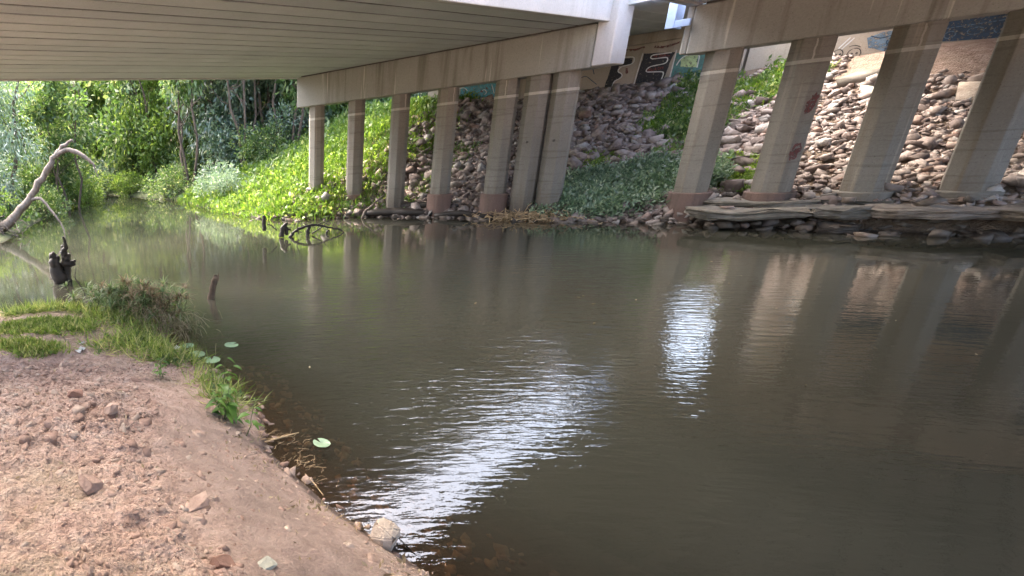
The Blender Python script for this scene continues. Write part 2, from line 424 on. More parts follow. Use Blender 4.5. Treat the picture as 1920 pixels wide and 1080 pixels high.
def water_mat():
    m, nt, out = mat('creek_water'); n = N(nt); P = pos(n)
    sp = n('SeparateXYZ'); n.L(P, sp.inputs[0]); X, Y = sp.outputs[0], sp.outputs[1]
    # ripples spreading from a disturbance beside the near bank: rings about (1,-8)
    dx = n.math('SUBTRACT', X, 1.0); dy = n.math('ADD', Y, 8.0)
    r = n.math('SQRT', n.math('ADD', n.math('MULTIPLY', dx, dx), n.math('MULTIPLY', dy, dy)))
    th = n.math('ARCTAN2', dx, dy)
    cv = n('CombineXYZ'); n.L(n.math('MULTIPLY', r, 1.0), cv.inputs[0]); n.L(n.math('MULTIPLY', th, 2.6), cv.inputs[1])
    ring = n.noise(cv.outputs[0], 14.0, 2.0, .5, .2)
    warp = n.noise(P, .55, 2, .5)
    iso = n.noise(P, 22.0, 3, .55, .3)
    long_ = n.noise(n.vscale(P, (.9, 1.6, 1)), 1.6, 2, .5)
    # where the surface is disturbed: a broad patch mid-stream, calm on both sides
    patch = n.ramp(warp, [(.38, (.45, .45, .45)), (.6, (1, 1, 1))])
    calm = n.noise(P, .23, 2, .5)
    ay = n.math('ADD', n.math('MULTIPLY', X, .711), n.math('MULTIPLY', Y, .703))
    # ripples are strongest mid-stream below the gap, nearly flat on both sides
    ax = n.math('ADD', n.math('MULTIPLY', X, .511), n.math('MULTIPLY', Y, -.859))   # across the bridges
    k1 = n.math('SUBTRACT', ax, -3.75)
    k1 = n.math('POWER', 2.718, n.math('MULTIPLY', n.math('MULTIPLY', k1, k1), -.13))
    near_ = n.math('MULTIPLY', n.math('SUBTRACT', 13.2, ay), .22, True)
    amp = n.math('ADD', .07, n.math('MULTIPLY', n.math('ADD', n.math('MULTIPLY', k1, 1.9), .05), near_))
    h = n.math('ADD', n.math('MULTIPLY', n.math('MULTIPLY', ring, amp), 1.0), n.math('ADD', n.math('MULTIPLY', n.math('MULTIPLY', iso, amp), .30), n.math('MULTIPLY', long_, .16)))
    h = n.math('MULTIPLY', h, patch)
    nor = n.bump(h, 1.0, .0066)
    gl = n('BsdfGlossy'); gl.inputs['Roughness'].default_value = .008; gl.inputs['Color'].default_value = (1.0, .98, .95, 1); n.L(nor, gl.inputs['Normal'])
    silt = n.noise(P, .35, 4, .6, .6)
    # silty patch painted paler, partly standing in for light through the gap
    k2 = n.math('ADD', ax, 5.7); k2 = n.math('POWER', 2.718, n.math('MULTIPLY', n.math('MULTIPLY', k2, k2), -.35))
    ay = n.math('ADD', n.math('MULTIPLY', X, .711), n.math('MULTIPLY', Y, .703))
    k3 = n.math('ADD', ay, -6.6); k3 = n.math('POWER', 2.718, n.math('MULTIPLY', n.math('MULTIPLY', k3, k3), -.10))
    lit_silt = n.math('MULTIPLY', n.math('MULTIPLY', k2, k3), n.math('ADD', .55, silt))
    far_ = n.math('MULTIPLY', n.math('ADD', ax, 15.0), .16, True)   # water colour painted darker leftwards to offset the brighter open skylight
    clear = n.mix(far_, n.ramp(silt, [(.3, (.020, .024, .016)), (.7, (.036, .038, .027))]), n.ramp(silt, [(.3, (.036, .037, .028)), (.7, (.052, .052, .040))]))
    df = n('BsdfDiffuse'); n.L(n.mix(lit_silt, clear, (.14, .128, .094)), df.inputs[0])
    rf = n('BsdfTransparent'); rf.inputs[0].default_value = (.62, .50, .36, 1)
    at = n('Attribute', attribute_name='depth'); dep = n.math('MULTIPLY', at.outputs['Fac'], 1.0)
    body = n('MixShader'); n.L(n.ramp(dep, [(.0, (.12, .12, .12)), (.30, (.85, .85, .85)), (.5, (1, 1, 1))]), body.inputs[0])
    n.L(rf.outputs[0], body.inputs[1]); n.L(df.outputs[0], body.inputs[2])
    fr = n('Fresnel'); fr.inputs['IOR'].default_value = 1.5; n.L(nor, fr.inputs['Normal'])
    ms = n('MixShader'); n.L(n.math('POWER', fr.outputs[0], .75), ms.inputs[0]); n.L(body.outputs[0], ms.inputs[1]); n.L(gl.outputs[0], ms.inputs[2])
    n.L(ms.outputs[0], out.inputs[0]); return m
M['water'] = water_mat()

def leafmat(name, stops, trans=.5, gloss=.06, rough=.5, scale=.7, tint=(1.1, 1.15, .7)):
    m, nt, out = mat(name); n = N(nt); P = pos(n)
    c = n.ramp(island(n), stops)
    v = n.ramp(n.noise(P, scale, 3, .6), [(.33, (.62, .68, .62)), (.67, (1.3, 1.25, 1.1))])
    c = n.mix(1.0, c, v, 'MULTIPLY')
    d = n('BsdfDiffuse'); n.L(c, d.inputs[0])
    t = n('BsdfTranslucent'); n.L(n.mix(1.0, c, tint, 'MULTIPLY'), t.inputs[0])
    m1 = n('MixShader'); m1.inputs[0].default_value = trans; n.L(d.outputs[0], m1.inputs[1]); n.L(t.outputs[0], m1.inputs[2])
    g = n('BsdfGlossy'); g.inputs['Roughness'].default_value = rough
    m2 = n('MixShader'); m2.inputs[0].default_value = gloss; n.L(m1.outputs[0], m2.inputs[1]); n.L(g.outputs[0], m2.inputs[2])
    n.L(m2.outputs[0], out.inputs[0]); return m
M['leaf_mid'] = leafmat('leaf_mid_green', [(0, (0.054, 0.108, 0.0338)), (.4, (0.115, 0.203, 0.0607)), (.75, (0.189, 0.284, 0.0878)), (.93, (0.311, 0.365, 0.162)), (1, (0.6, 0.6, 0.432))])
M['leaf_teal'] = leafmat('leaf_blue_green', [(0, (0.0562, 0.112, 0.0688)), (.5, (0.125, 0.219, 0.131)), (.9, (0.263, 0.35, 0.25)), (1, (0.6, 0.6, 0.587))], .4, .14)
M['leaf_lime'] = leafmat('leaf_yellow_green', [(0, (0.104, 0.182, 0.0325)), (.5, (0.208, 0.325, 0.065)), (.93, (0.351, 0.442, 0.117)), (1, (0.6, 0.6, 0.325))], .5, .05)
M['grass_lime'] = leafmat('grass_bright', [(0, (0.066, 0.143, 0.0198)), (.5, (0.132, 0.253, 0.033)), (.85, (0.209, 0.33, 0.055)), (1, (0.33, 0.33, 0.132))], .5, .04, tint=(1.15, 1.15, .6))
M['grass_near'] = leafmat('grass_near', [(0, (.12, .18, .04)), (.45, (.24, .32, .09)), (.75, (.38, .42, .18)), (1, (.54, .47, .31))], .5, .04)
M['creeper'] = leafmat('creeper_leaf', [(0, (.08, .15, .10)), (.5, (.20, .32, .22)), (.85, (.34, .44, .33)), (1, (.5, .56, .46))], .4, .12)
M['leaf_dry'] = leafmat('dead_foliage', [(0, (.20, .14, .09)), (.5, (.38, .30, .20)), (1, (.58, .47, .35))], .3, .03, tint=(1, 1, 1))
M['leaf_big'] = leafmat('seedling_leaf', [(0, (.05, .12, .025)), (.5, (.10, .20, .04)), (1, (.17, .28, .08))], .35, .035, .45, 3)
M['sedge'] = leafmat('sedge_leaf', [(0, (.10, .17, .07)), (.5, (.20, .30, .13)), (1, (.38, .46, .28))], .4, .06)
M['pad'] = leafmat('lily_leaf', [(0, (.26, .40, .26)), (1, (.34, .48, .32))], .1, .12, .35, 4)

def bark(name, c0, c1, scale=6, rough=.9):
    m, nt, out = mat(name); n = N(nt)
    P = pos(n)
    w = n.noise(n.vscale(P, (1, 1, .3)), scale * 2, 5, .7, .4)
    c = n.ramp(w, [(.3, c0), (.7, c1)])
    b = n('BsdfPrincipled'); b.inputs['Roughness'].default_value = rough
    n.L(c, b.inputs['Base Color']); n.L(n.bump(w, .8, .03), b.inputs['Normal'])
    n.L(b.outputs[0], out.inputs[0]); return m
M['bark'] = bark('bark_brown', (.05, .035, .025), (.17, .125, .09))
M['barkpale'] = bark('bark_pale', (.34, .30, .26), (.62, .58, .53))
M['deadwood'] = bark('weathered_wood', (.10, .075, .06), (.27, .225, .19))
M['wetwood'] = bark('wet_wood', (.012, .010, .008), (.05, .038, .03), rough=.6)
M['post'] = bark('old_stump_wood', (.06, .04, .03), (.24, .17, .12), 12)
M['stem'] = bark('green_stem', (.05, .07, .02), (.12, .15, .05), 20)

# ------------------------------------------------------------------ ground, one sheet
def axis(spec):
    out = [spec[0][0]]
    for a0, a1, st in spec:
        n = max(1, int(round((a1 - a0) / st))); out += list(np.linspace(a0, a1, n + 1)[1:])
    return np.array(out)
def grid(av, pv):
    A, Pp = np.meshgrid(av, pv, indexing='ij')
    ni, nj = A.shape
    idx = np.arange(ni * nj).reshape(ni, nj)
    F = np.stack([idx[:-1, :-1], idx[1:, :-1], idx[1:, 1:], idx[:-1, 1:]], -1).reshape(-1, 4)
    return A.ravel(), Pp.ravel(), F
av = axis([(-420, -60, 40), (-60, -24, 3), (-24, -4, .5), (-4, 4, .16), (4, 7.4, .04), (7.4, 10.9, .017), (10.9, 18, .3), (18, 60, 4), (60, 420, 40)])
pv = axis([(-420, -60, 40), (-60, -17, 3), (-17, -14.8, .12), (-14.8, -11.4, .017), (-11.4, -9.6, .04), (-9.6, 8, .22), (8, 24, 1.2), (24, 60, 5), (60, 420, 40)])
A, Pp, F = grid(av, pv)
Zg = ground_z(A, Pp)
x, y = XY(A, Pp)
me = mesh_np('ground', np.stack([x, y, Zg], 1), F, M['ground'], True)
sn = pn(A) - Pp; sf = Pp - pf(A)
onnear = sn > -1.2
strip = np.clip(1.25 - np.abs(sn - .55 + .35 * vnoise(x * 1.2, y * 1.2, 88) - np.clip((A - 9) * .12, 0, .4)) * 1.6, 0, 1) * np.clip((A - 7.9) * 1.5, 0, 1) * onnear
wet = np.clip(strip + np.clip(1 - Zg / .07, 0, 1) * (A > 3) * onnear, 0, 1)
wet = np.clip(wet + .25 * vnoise(x * 6, y * 6, 77), 0, 1) * (wet > .02)
veg = np.where(sn > 0, np.clip((6.2 - A) * .5, 0, 1) * np.clip(.2 + 2.2 * vnoise(x * 1.7, y * 1.7, 55), 0, .4), np.clip((.9 - A) * .8, 0, 1) * .85)
veg = np.maximum(veg, np.clip((-A - 3) / 3, 0, .9) * 1.0)
clay = np.where(sn > -.3, np.clip((A + 2) / 4, 0, 1), np.clip((A - 8.7) * .9, 0, 1) * np.clip((Pp - 3.3) * .6, 0, 1) * .9)
ca = me.color_attributes.new('zone', 'FLOAT_COLOR', 'POINT')
ca.data.foreach_set('color', np.stack([wet, veg, clay, np.ones_like(wet)], 1).astype(np.float32).ravel())
ground = ob('ground', me, kind='structure')

# ------------------------------------------------------------------ water
av = axis([(-60, -24, 3), (-24, 3, .6), (3, 12, .07), (12, 60, 3)])
pv = axis([(-24, -14, 1), (-14, -9.4, .07), (-9.4, 12, .5)])
A, Pp, F = grid(av, pv)
zz = ground_z(A, Pp)
x, y = XY(A, Pp)
keep = (zz < .12)
Fk = F[keep[F].any(1)]
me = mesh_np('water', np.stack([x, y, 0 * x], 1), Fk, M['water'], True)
da = me.attributes.new('depth', 'FLOAT', 'POINT')
da.data.foreach_set('value', np.clip(-zz * 1.15, 0, 1).astype(np.float32))
ob('water', me, kind='structure')

# ------------------------------------------------------------------ bridges
PITCH = 9.7   # span beyond the camera ends on the near abutment
def octagon(a, p, r, z0, z1, m, parent, name, rot=.0, bevel=.01, seg=8, taper=1.0):
    cx, cy = W(a, p)[:2]
    pts = [(cx + r * math.cos(rot + i * 2 * math.pi / seg), cy + r * math.sin(rot + i * 2 * math.pi / seg)) for i in range(seg)]
    return prism(name, pts, z0, z1, m, parent, bevel)
def strokes(name, parent, pts_list, width, m, pface, off=.006, closed=False):
    """ribbons of paint on the abutment wall face (plane p = pface), pts are (a, z)"""
    if len(pts_list) > 1 and name != 'graffiti_scribble':
        for q_ in pts_list: strokes(name, parent, [q_], width, m, pface, off)
        return None
    V, F = [], []
    for pts in pts_list:
        Q = np.array(pts, float)
        if closed: Q = np.vstack([Q, Q[:1]])
        # densify
        D = [Q[0]]
        for i in range(len(Q) - 1):
            k = max(2, int(np.hypot(*(Q[i + 1] - Q[i])) / .05))
            for t in range(1, k + 1): D.append(Q[i] + (Q[i + 1] - Q[i]) * t / k)
        D = np.array(D)
        for _ in range(2): D[1:-1] = (D[:-2] + 2 * D[1:-1] + D[2:]) / 4
        T = np.gradient(D, axis=0); T /= np.linalg.norm(T, axis=1)[:, None] + 1e-9
        Nn = np.stack([-T[:, 1], T[:, 0]], 1)
        o = len(V)
        for i in range(len(D)):
            w = width * (.8 + .4 * random.random()) / 2
            for s in (-1, 1):
                q = D[i] + s * w * Nn[i]
                V.append(W(q[0], pface - off, q[1]))
        for i in range(len(D) - 1): F.append((o + 2 * i, o + 2 * i + 1, o + 2 * i + 3, o + 2 * i + 2))
    return ob(name, mesh_np(name, V, np.array(F), m), parent)
def patchpoly(name, parent, pts, m, pface, off):
    bm = bmesh.new()
    # roughen the outline a little
    out = []
    for i in range(len(pts)):
        a = np.array(pts[i], float); b = np.array(pts[(i + 1) % len(pts)], float)
        k = max(1, int(np.hypot(*(b - a)) / .08))
        for t in range(k):
            q = a + (b - a) * t / k
            out.append(q + np.array([random.gauss(0, .006), random.gauss(0, .006)]) * (t > 0))
    vs_ = [bm.verts.new(W(q[0], pface - off, q[1])) for q in out]
    bm.faces.new(vs_); bmesh.ops.triangulate(bm, faces=bm.faces[:])
    return ob(name, bm_mesh(name, bm, m), parent)

ZS, ZB = 4.06, 3.20      # soffit of the river span, underside of the cap
def bridge(label, a0, a1, a2_end, cols, cap0, cap1, planks, right_key, fascia_right, wall_a, s2=None):
    s2 = a0 if s2 is None else s2
    T_ = thing('concrete_bridge', label, 'bridge', W(a0, 0, 0))
    inv = Matrix.Translation(-Vector(T_.location))
    before = set(C.objects)
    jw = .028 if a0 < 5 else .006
    # deck planks of the river span, each its own beam
    meshes = {}
    for i, (x0, x1) in enumerate(planks):
        dz = random.uniform(-.004, .004)
        apbox('deck_plank', x0 + jw, x1 - jw, -17.6, -.02, ZS + dz, ZS + .38, M['soffit'], T_, 0)
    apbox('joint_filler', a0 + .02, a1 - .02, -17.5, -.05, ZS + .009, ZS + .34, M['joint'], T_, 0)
    apbox('road_slab', a0 + .03, a1 - .03, -17.6, -.02, ZS + .385, ZS + .53, M['soffit'], T_, .01)
    # span beyond the pier
    n2 = len(planks)
    for i in range(n2):
        w = (a2_end - s2) / n2
        apbox('deck_plank', s2 + i * w + .005, s2 + (i + 1) * w - .005, .05, 6.6, 4.31, 4.44, M['soffit'], T_, .006)
    apbox('road_slab', s2 + .03, a2_end - .03, .05, 6.6, 4.445, 4.60, M['soffit'], T_, .01)
    apbox('fascia_beam', s2 - .13, s2 - .004, .05, 6.6, 4.29, 4.62, M['fascia'], T_)
    apbox('fascia_beam', a2_end + .004, a2_end + .14, -.1 if a2_end > a1 else .05, 6.9, 4.29, 4.62, M['fascia'], T_)
    if fascia_right:
        apbox('fascia_beam', a1 + .002, a1 + .12, -17.6, -.06, ZS - .035, 4.60, M['fascia'], T_, .01)
        apbox('kerb', a1 - .25, a1 + .10, -17.6, -.06, 4.605, 4.72, M['fascia'], T_, .02)
    apbox('fascia_beam', a0 - .12, a0 - .002, -17.6, -.06, ZS - .03, 4.62, M['fascia'], T_, .01)
    # pier cap
    cap = apbox('pier_cap', cap0, cap1, -.30, .42, ZB, ZS - .035, M['cap'], T_, .018)
    apbox('bearing_strip', cap0 + .12, cap1 - .05, -.27, .36, ZS - .032, ZS - .001, M['joint'], T_, 0)
    apbox('bearing_plinth', cap0 + .1, cap1 - .1, .045, .40, ZS + .0, 4.305, M['cap'], T_, .01)
    if right_key:
        apbox('cap_end_block', cap1 + .003, cap1 + .30, -.33, .40, ZB + .02, 4.60, M['fascia'], T_, .02)
    else:
        apbox('cap_end_block', cap0 - .10, cap0 - .003, -.27, .40, ZB + .012, ZS - .02, M['cap'], T_, .02)
    for (ac, pc, r, collar) in cols:
        zb = gz(ac, pc) if pc > pf(ac) else -1.0
        c = octagon(ac, pc, r, min(zb, 0) - .7, ZB + .02, M['col'], T_, 'column', rot=math.radians(14), bevel=.008)
        bnd = octagon(ac, pc, r + .004, 2.80, 2.86, M['band'], T_, 'band', rot=math.radians(14), bevel=0)
        bnd.parent = c
        if collar:
            k = octagon(ac, pc, r * 1.24, -.6, .60, M['collar' if collar == 1 else 'col'], T_, 'collar', rot=0, bevel=.015, seg=20)
            k.parent = c
    # abutment
    apbox('headstock', s2 - .3, a2_end + .1, 6.10, 6.9, 4.03, 4.30, M['wall'], T_, .01)
    wl = apbox('abutment_wall', wall_a[0], wall_a[1], 6.16, 6.8, 2.2, 4.035, M['wall'], T_, .01)
    apbox('pier_cap', a0, a1, -17.7, -17.0, ZB, ZS - .035, M['cap'], T_, .018)
    for i in range(4):
        octagon(a0 + .7 + i * (a1 - a0 - 1.4) / 3, -17.35, .25, 0, ZB + .02, M['col'], T_, 'column', rot=math.radians(14))
    for o in set(C.objects) - before:
        if o.type == 'MESH' and o.parent is T_:
            o.matrix_parent_inverse = inv
        elif o.type == 'MESH' and o.parent is not None and o.parent.parent is T_:
            pass
    return T_, wl

edges1 = [-.51, -.15, .29, .73, 1.13, 1.56, 1.95, 2.35, 2.74, 3.18, 3.56, 3.96, 4.37, 4.72, 5.12, 5.52, 5.92, 6.33]
pl1 = list(zip(edges1[:-1], edges1[1:]))
cols1 = [(0, 0, .232, 0), (1.19, 0, .232, 1), (2.37, 0, .232, 0), (3.49, 0, .235, 1), (4.72, 0, .24, 1), (5.31, 0, .252, 0), (5.80, 0, .25, 0)]
br1, wall1 = bridge('pale concrete bridge on the left with ribbed planks underneath and a row of seven columns', -.51, 6.33, 6.86, cols1, -.42, 6.27, pl1, True, True, (-.35, 7.15))
edges2 = [7.66 + .41 * i for i in range(21)]
pl2 = list(zip(edges2[:-1], edges2[1:]))
cols2 = [(8.07, 0, .26, 1), (9.10, 0, .272, 1), (10.13, 0, .272, 2), (11.12, 0, .275, 2), (12.15, 0, .275, 1), (13.2, 0, .275, 1), (14.3, 0, .275, 1)]
br2, wall2 = bridge('brown stained concrete bridge at upper right whose thick columns lean over the rock bank', 7.66, 15.86, 15.86, cols2, 7.63, 15.6, pl2, False, True, (7.2, 16.2), 8.75)
# sealed gap between wall and soil in the opening between both bridges
# graffiti
PF_ = 6.16
def I(o):
    o.matrix_parent_inverse = Matrix.Translation(-Vector(o.parent.location)) if o.parent.parent is None else Matrix.Identity(4)
    return o
def g1(fn, *a, **k): 
    o = fn(*a, **k); return o
patchpoly('graffiti_black', wall1, [(4.49, 2.6), (4.49, 3.05), (4.59, 3.76), (4.99, 3.7), (4.99, 3.53), (4.73, 3.54), (4.69, 3.38), (4.84, 3.32), (4.83, 3.2), (4.67, 3.17), (4.61, 2.7)], M['p_black'], PF_, .006)
patchpoly('graffiti_black', wall1, [(5.21, 3.78), (5.84, 3.7), (5.77, 3.51), (5.77, 3.34), (5.72, 3.05), (5.63, 2.9), (5.13, 2.9)], M['p_black'], PF_, .006)
patchpoly('graffiti_teal', wall1, [(5.85, 3.67), (6.37, 3.66), (6.9, 3.62), (6.9, 2.8), (5.83, 2.9)], M['p_teal'], PF_, .006)
patchpoly('graffiti_lime', wall1, [(5.98, 3.48), (6.08, 3.58), (6.3, 3.55), (6.32, 3.24), (6.0, 3.31)], M['p_lime'], PF_, .010)
strokes('graffiti_outline', wall1, [[(4.55, 3.78), (5.04, 3.73), (5.03, 3.54), (4.75, 3.51), (4.7, 3.38), (4.84, 3.32), (4.84, 3.2), (4.68, 3.15), (4.63, 2.8)],
    [(5.78, 3.7), (5.36, 3.71), (5.36, 3.6), (5.73, 3.6), (5.72, 3.44), (5.36, 3.41), (5.3, 3.28), (5.71, 3.23), (5.66, 2.9)],
    [(5.19, 3.8), (5.12, 2.9)], [(5.92, 3.35), (5.97, 3.51), (6.07, 3.59), (6.33, 3.56), (6.33, 3.23)], [(5.86, 3.75), (5.84, 3.0)], [(6.5, 3.6), (6.48, 3.1), (6.7, 3.0)]], .026, M['p_white'], PF_, .014)
strokes('graffiti_red', wall1, [[(5.41, 3.655), (5.75, 3.655)], [(5.35, 3.32), (5.67, 3.335)]], .07, M['p_red'], PF_, .018)
strokes('graffiti_red', wall1, [[(4.80, 3.95), (5.0, 3.9), (5.2, 3.95)], [(5.4, 3.92), (5.6, 3.86), (5.9, 3.94)], [(4.9, 3.45), (4.93, 3.3)]], .05, M['p_red'], PF_, .012)
strokes('graffiti_outline', wall1, [[(3.6, 3.6), (3.8, 3.8), (4.1, 3.7), (4.2, 3.4)], [(3.7, 3.2), (4.0, 3.4), (4.3, 3.1)]], .02, M['p_navy'], PF_, .012)
patchpoly('graffiti_blue', wall1, [(.62, 2.7), (.70, 3.5), (1.0, 3.7), (1.9, 3.75), (2.3, 3.3), (2.2, 2.7)], M['p_blue'], PF_, .006)
strokes('graffiti_outline', wall1, [[(.55, 3.3), (.62, 3.5), (.8, 3.52), (.9, 3.4)], [(1.3, 3.3), (1.4, 3.4), (1.5, 3.25), (1.42, 3.2)], [(1.6, 3.5), (1.7, 3.2)]], .02, M['p_white'], PF_, .012)
strokes('graffiti_red', wall1, [[(1.30, 3.35), (1.36, 3.28)], [(1.45, 3.42), (1.5, 3.36)]], .04, M['p_red'], PF_, .016)
def ell(ca_, cz, ra, rz, n=14, rot=0): return [(ca_ + ra * math.cos(t * 2 * math.pi / n + rot), cz + rz * math.sin(t * 2 * math.pi / n + rot)) for t in range(n + 1)]
strokes('graffiti_scribble', wall2, [ell(8.64, 3.14, .08, .10), ell(8.88, 3.10, .10, .13), ell(8.62, 3.13, .012, .02, 6), ell(8.68, 3.13, .012, .02, 6), ell(8.85, 3.11, .012, .02, 6), ell(8.92, 3.11, .012, .02, 6),
    [(8.78, 3.27), (8.86, 3.31), (8.95, 3.24)], [(8.72, 2.96), (8.80, 2.93), (8.86, 2.96), (8.93, 2.92)], [(8.56, 2.97), (8.62, 2.94)]], .014, M['p_black'], PF_, .006)
strokes('graffiti_white', wall2, [[(8.53, 3.32), (8.57, 3.5)], [(8.63, 3.26), (8.76, 3.48)], [(8.68, 3.24), (8.82, 3.46)]], .022, M['p_white'], PF_, .010)
patchpoly('graffiti_greyblue', wall2, [(9.0, 3.42), (9.2, 3.5), (9.55, 3.52), (9.48, 3.24), (9.32, 3.07), (9.06, 3.20)], M['p_grey'], PF_, .006)
strokes('graffiti_navy', wall2, [[(9.05, 3.45), (9.2, 3.36), (9.5, 3.47)], ell(9.36, 3.28, .07, .08, 10), [(9.33, 3.3), (9.30, 3.1), (9.36, 2.9)], ell(9.34, 3.08, .04, .08, 8)], .02, M['p_navy'], PF_, .012)
patchpoly('graffiti_navy', wall2, [(9.91, 3.2), (9.95, 3.75), (12.6, 3.75), (12.5, 3.1), (11.6, 3.02), (10.91, 3.06), (10.04, 3.14)], M['p_navy'], PF_, .006)
strokes('graffiti_blue', wall2, [ell(10.1, 3.26, .07, .07), ell(10.4, 3.28, .1, .07), ell(10.7, 3.26, .08, .08), ell(11.0, 3.3, .1, .09), ell(11.4, 3.3, .12, .1), [(10.0, 3.4), (10.6, 3.42), (11.5, 3.46)]], .018, M['p_grey'], PF_, .012)
strokes('graffiti_red', wall2, [[(9.99, 3.08), (10.02, 2.98), (10.14, 2.92)], [(10.1, 2.9), (10.16, 2.94)]], .05, M['p_red'], PF_, .012)

# blue painted bracket frame hanging in the gap, fixed to the cap end
bf = thing('bracket_frame', 'light blue painted steel frame hanging at the left end of the right pier cap', 'bracket', W(7.45, -.2, 3.7))
Ti = Matrix.Translation(-Vector(bf.location))
for nm, b_ in (('upright', (7.29, 7.41, -.38, -.33, 3.70, 4.75)), ('rail', (7.413, 7.62, -.38, -.33, 3.70, 3.82)), ('rail', (7.413, 7.62, -.38, -.33, 4.10, 4.75)), ('side_plate', (7.30, 7.345, -.326, .3, 3.72, 4.75))):
    o = apbox(nm, *b_, M['p_panel'], bf, .006); o.matrix_parent_inverse = Ti

# red paint blotches on the second column of the right bridge, lime drips down columns
def facet_mark(cobj, ac, r, k, blobs, m, name):
    """flat print on facet k of an octagonal column; blobs = (u offset, z, half-width, half-height)"""
    cx, cy = W(ac, 0)[:2]; rot = math.radians(14); a0_ = rot + k * math.pi / 4
    p0 = np.array([cx + r * math.cos(a0_), cy + r * math.sin(a0_)]); p1 = np.array([cx + r * math.cos(a0_ + math.pi / 4), cy + r * math.sin(a0_ + math.pi / 4)])
    mid = (p0 + p1) / 2; tn = (p1 - p0) / np.linalg.norm(p1 - p0); nr = (mid - [cx, cy]); nr /= np.linalg.norm(nr)
    bm = bmesh.new()
    for (u, z, hw, hh) in blobs:
        vv = []
        for t in range(12):
            an = t * math.pi / 6; q = 1 + random.uniform(-.25, .25)
            w_ = mid + nr * .004 + tn * (u + hw * q * math.cos(an))
            vv.append(bm.verts.new((w_[0], w_[1], z + hh * q * math.sin(an))))
        bm.faces.new(vv)
    ob(name, bm_mesh(name, bm, m), cobj)
def facing(ac, k):
    cx, cy = W(ac, 0)[:2]; an = math.radians(14) + (k + .5) * math.pi / 4
    v = np.array([-cx, -cy]); v = v / np.linalg.norm(v)
    return v[0] * math.cos(an) + v[1] * math.sin(an), v[0] * math.sin(an) - v[1] * math.cos(an)
def cols_of(br): return [o for o in br.children if o.name.split('.')[0] == 'column']
c2 = cols_of(br2); c1 = cols_of(br1)
def best(ac, side=0):
    fs = sorted(range(8), key=lambda k: -facing(ac, k)[0])
    return fs[side]
_rk = [k for k in range(8) if facing(9.10, k)[0] > .1]
_rk = sorted(_rk, key=lambda k: facing(9.10, k)[1])
# camera-right facet: largest displacement to the right
def right_of(ac, k):
    an = math.radians(14) + (k + .5) * math.pi / 4
    return math.cos(an) * .9 - math.sin(an) * .4
_vis = [k for k in range(8) if facing(9.10, k)[0] > .2]
kr = max(_vis, key=lambda k: right_of(9.10, k))
facet_mark(c2[1], 9.10, .272, kr, [(.0, 2.10, .07, .10), (.04, 2.22, .06, .08), (-.02, 2.02, .05, .06)], M['p_red'], 'paint_blotch')
facet_mark(c2[1], 9.10, .272, kr, [(.0, 1.38, .07, .10), (-.03, 1.27, .07, .10)], M['p_red'], 'paint_blotch')
for cc, ac, r in ((c1[3], 3.49, .235), (c1[2], 2.37, .232), (c1[4], 4.72, .24), (c2[1], 9.10, .272), (c2[2], 10.13, .272)):
    kk = best(ac, 0)
    facet_mark(cc, ac, r, kk, [(.05 + .004 * math.sin(t), 2.86 + t * .03, .012, .022) for t in range(11)], M['band'], 'lime_drip')
for cc, ac, r in ((c1[5], 5.31, .252), (c1[6], 5.80, .25)):
    facet_mark(cc, ac, r, best(ac, 0), [(.0, 1.78, .028, .028)], M['joint'], 'bolt_hole')

# ------------------------------------------------------------------ rocks
def rock_shape(seed, n=16, flat=(1, .8, .6), cuts=(2, 4), cr=(.55, .95)):
    r = random.Random(seed)
    bm = bmesh.new(); bmesh.ops.create_cube(bm, size=2.0)
    sh = Matrix(((1, r.gauss(0, .18), r.gauss(0, .15)), (r.gauss(0, .15), 1, r.gauss(0, .15)), (0, 0, 1)))
    for v in bm.verts: v.co = sh @ v.co
    for i in range(r.randint(*cuts)):
        v = Vector((r.choice((-1, 1)) * r.uniform(.25, 1), r.choice((-1, 1)) * r.uniform(.25, 1), r.choice((-1, 1)) * r.uniform(.1, 1))).normalized()
        bmesh.ops.bisect_plane(bm, geom=bm.verts[:] + bm.edges[:] + bm.faces[:], plane_co=v * r.uniform(*cr), plane_no=v, clear_outer=True)
        ed = [e for e in bm.edges if e.is_boundary]
        if ed: bmesh.ops.contextual_create(bm, geom=ed)
    pts_ = [v.co.copy() for v in bm.verts]; bm.free(); bm = bmesh.new()
    for q in pts_: bm.verts.new(q)
    bmesh.ops.remove_doubles(bm, verts=bm.verts[:], dist=.06)
    bmesh.ops.convex_hull(bm, input=bm.verts[:])
    bmesh.ops.delete(bm, geom=[v for v in bm.verts if not v.link_faces], context='VERTS')
    for v in bm.verts: v.co = Vector((v.co.x * flat[0], v.co.y * flat[1], v.co.z * flat[2])) * .82
    bmesh.ops.recalc_face_normals(bm, faces=bm.faces[:])
    bm.verts.ensure_lookup_table(); bm.verts.index_update()
    V = np.array([v.co[:] for v in bm.verts]); F = np.array([[v.index for v in f.verts] for f in bm.faces])
    bm.free(); return V, F
def rock_round(seed, n=16, flat=(1, .8, .6)):
    r = random.Random(seed)
    bm = bmesh.new()
    for i in range(n):
        v = Vector((r.gauss(0, 1), r.gauss(0, 1), r.gauss(0, 1))).normalized()
        k = r.uniform(.82, 1.05)
        # boxy super-ellipsoid so that faces read as broken stone
        e = max(abs(v.x), abs(v.y), abs(v.z)); k *= 1 / (e ** .55)
        bm.verts.new((v.x * k * flat[0] * .8, v.y * k * flat[1] * .8, v.z * k * flat[2] * .8))
    res = bmesh.ops.convex_hull(bm, input=bm.verts[:])
    junk = [v for v in bm.verts if not v.link_faces]
    bmesh.ops.delete(bm, geom=junk, context='VERTS')
    bm.normal_update()
    bm.verts.ensure_lookup_table()
    V = np.array([v.co[:] for v in bm.verts]); F = np.array([[v.index for v in f.verts] for f in bm.faces])
    bm.free(); return V, F
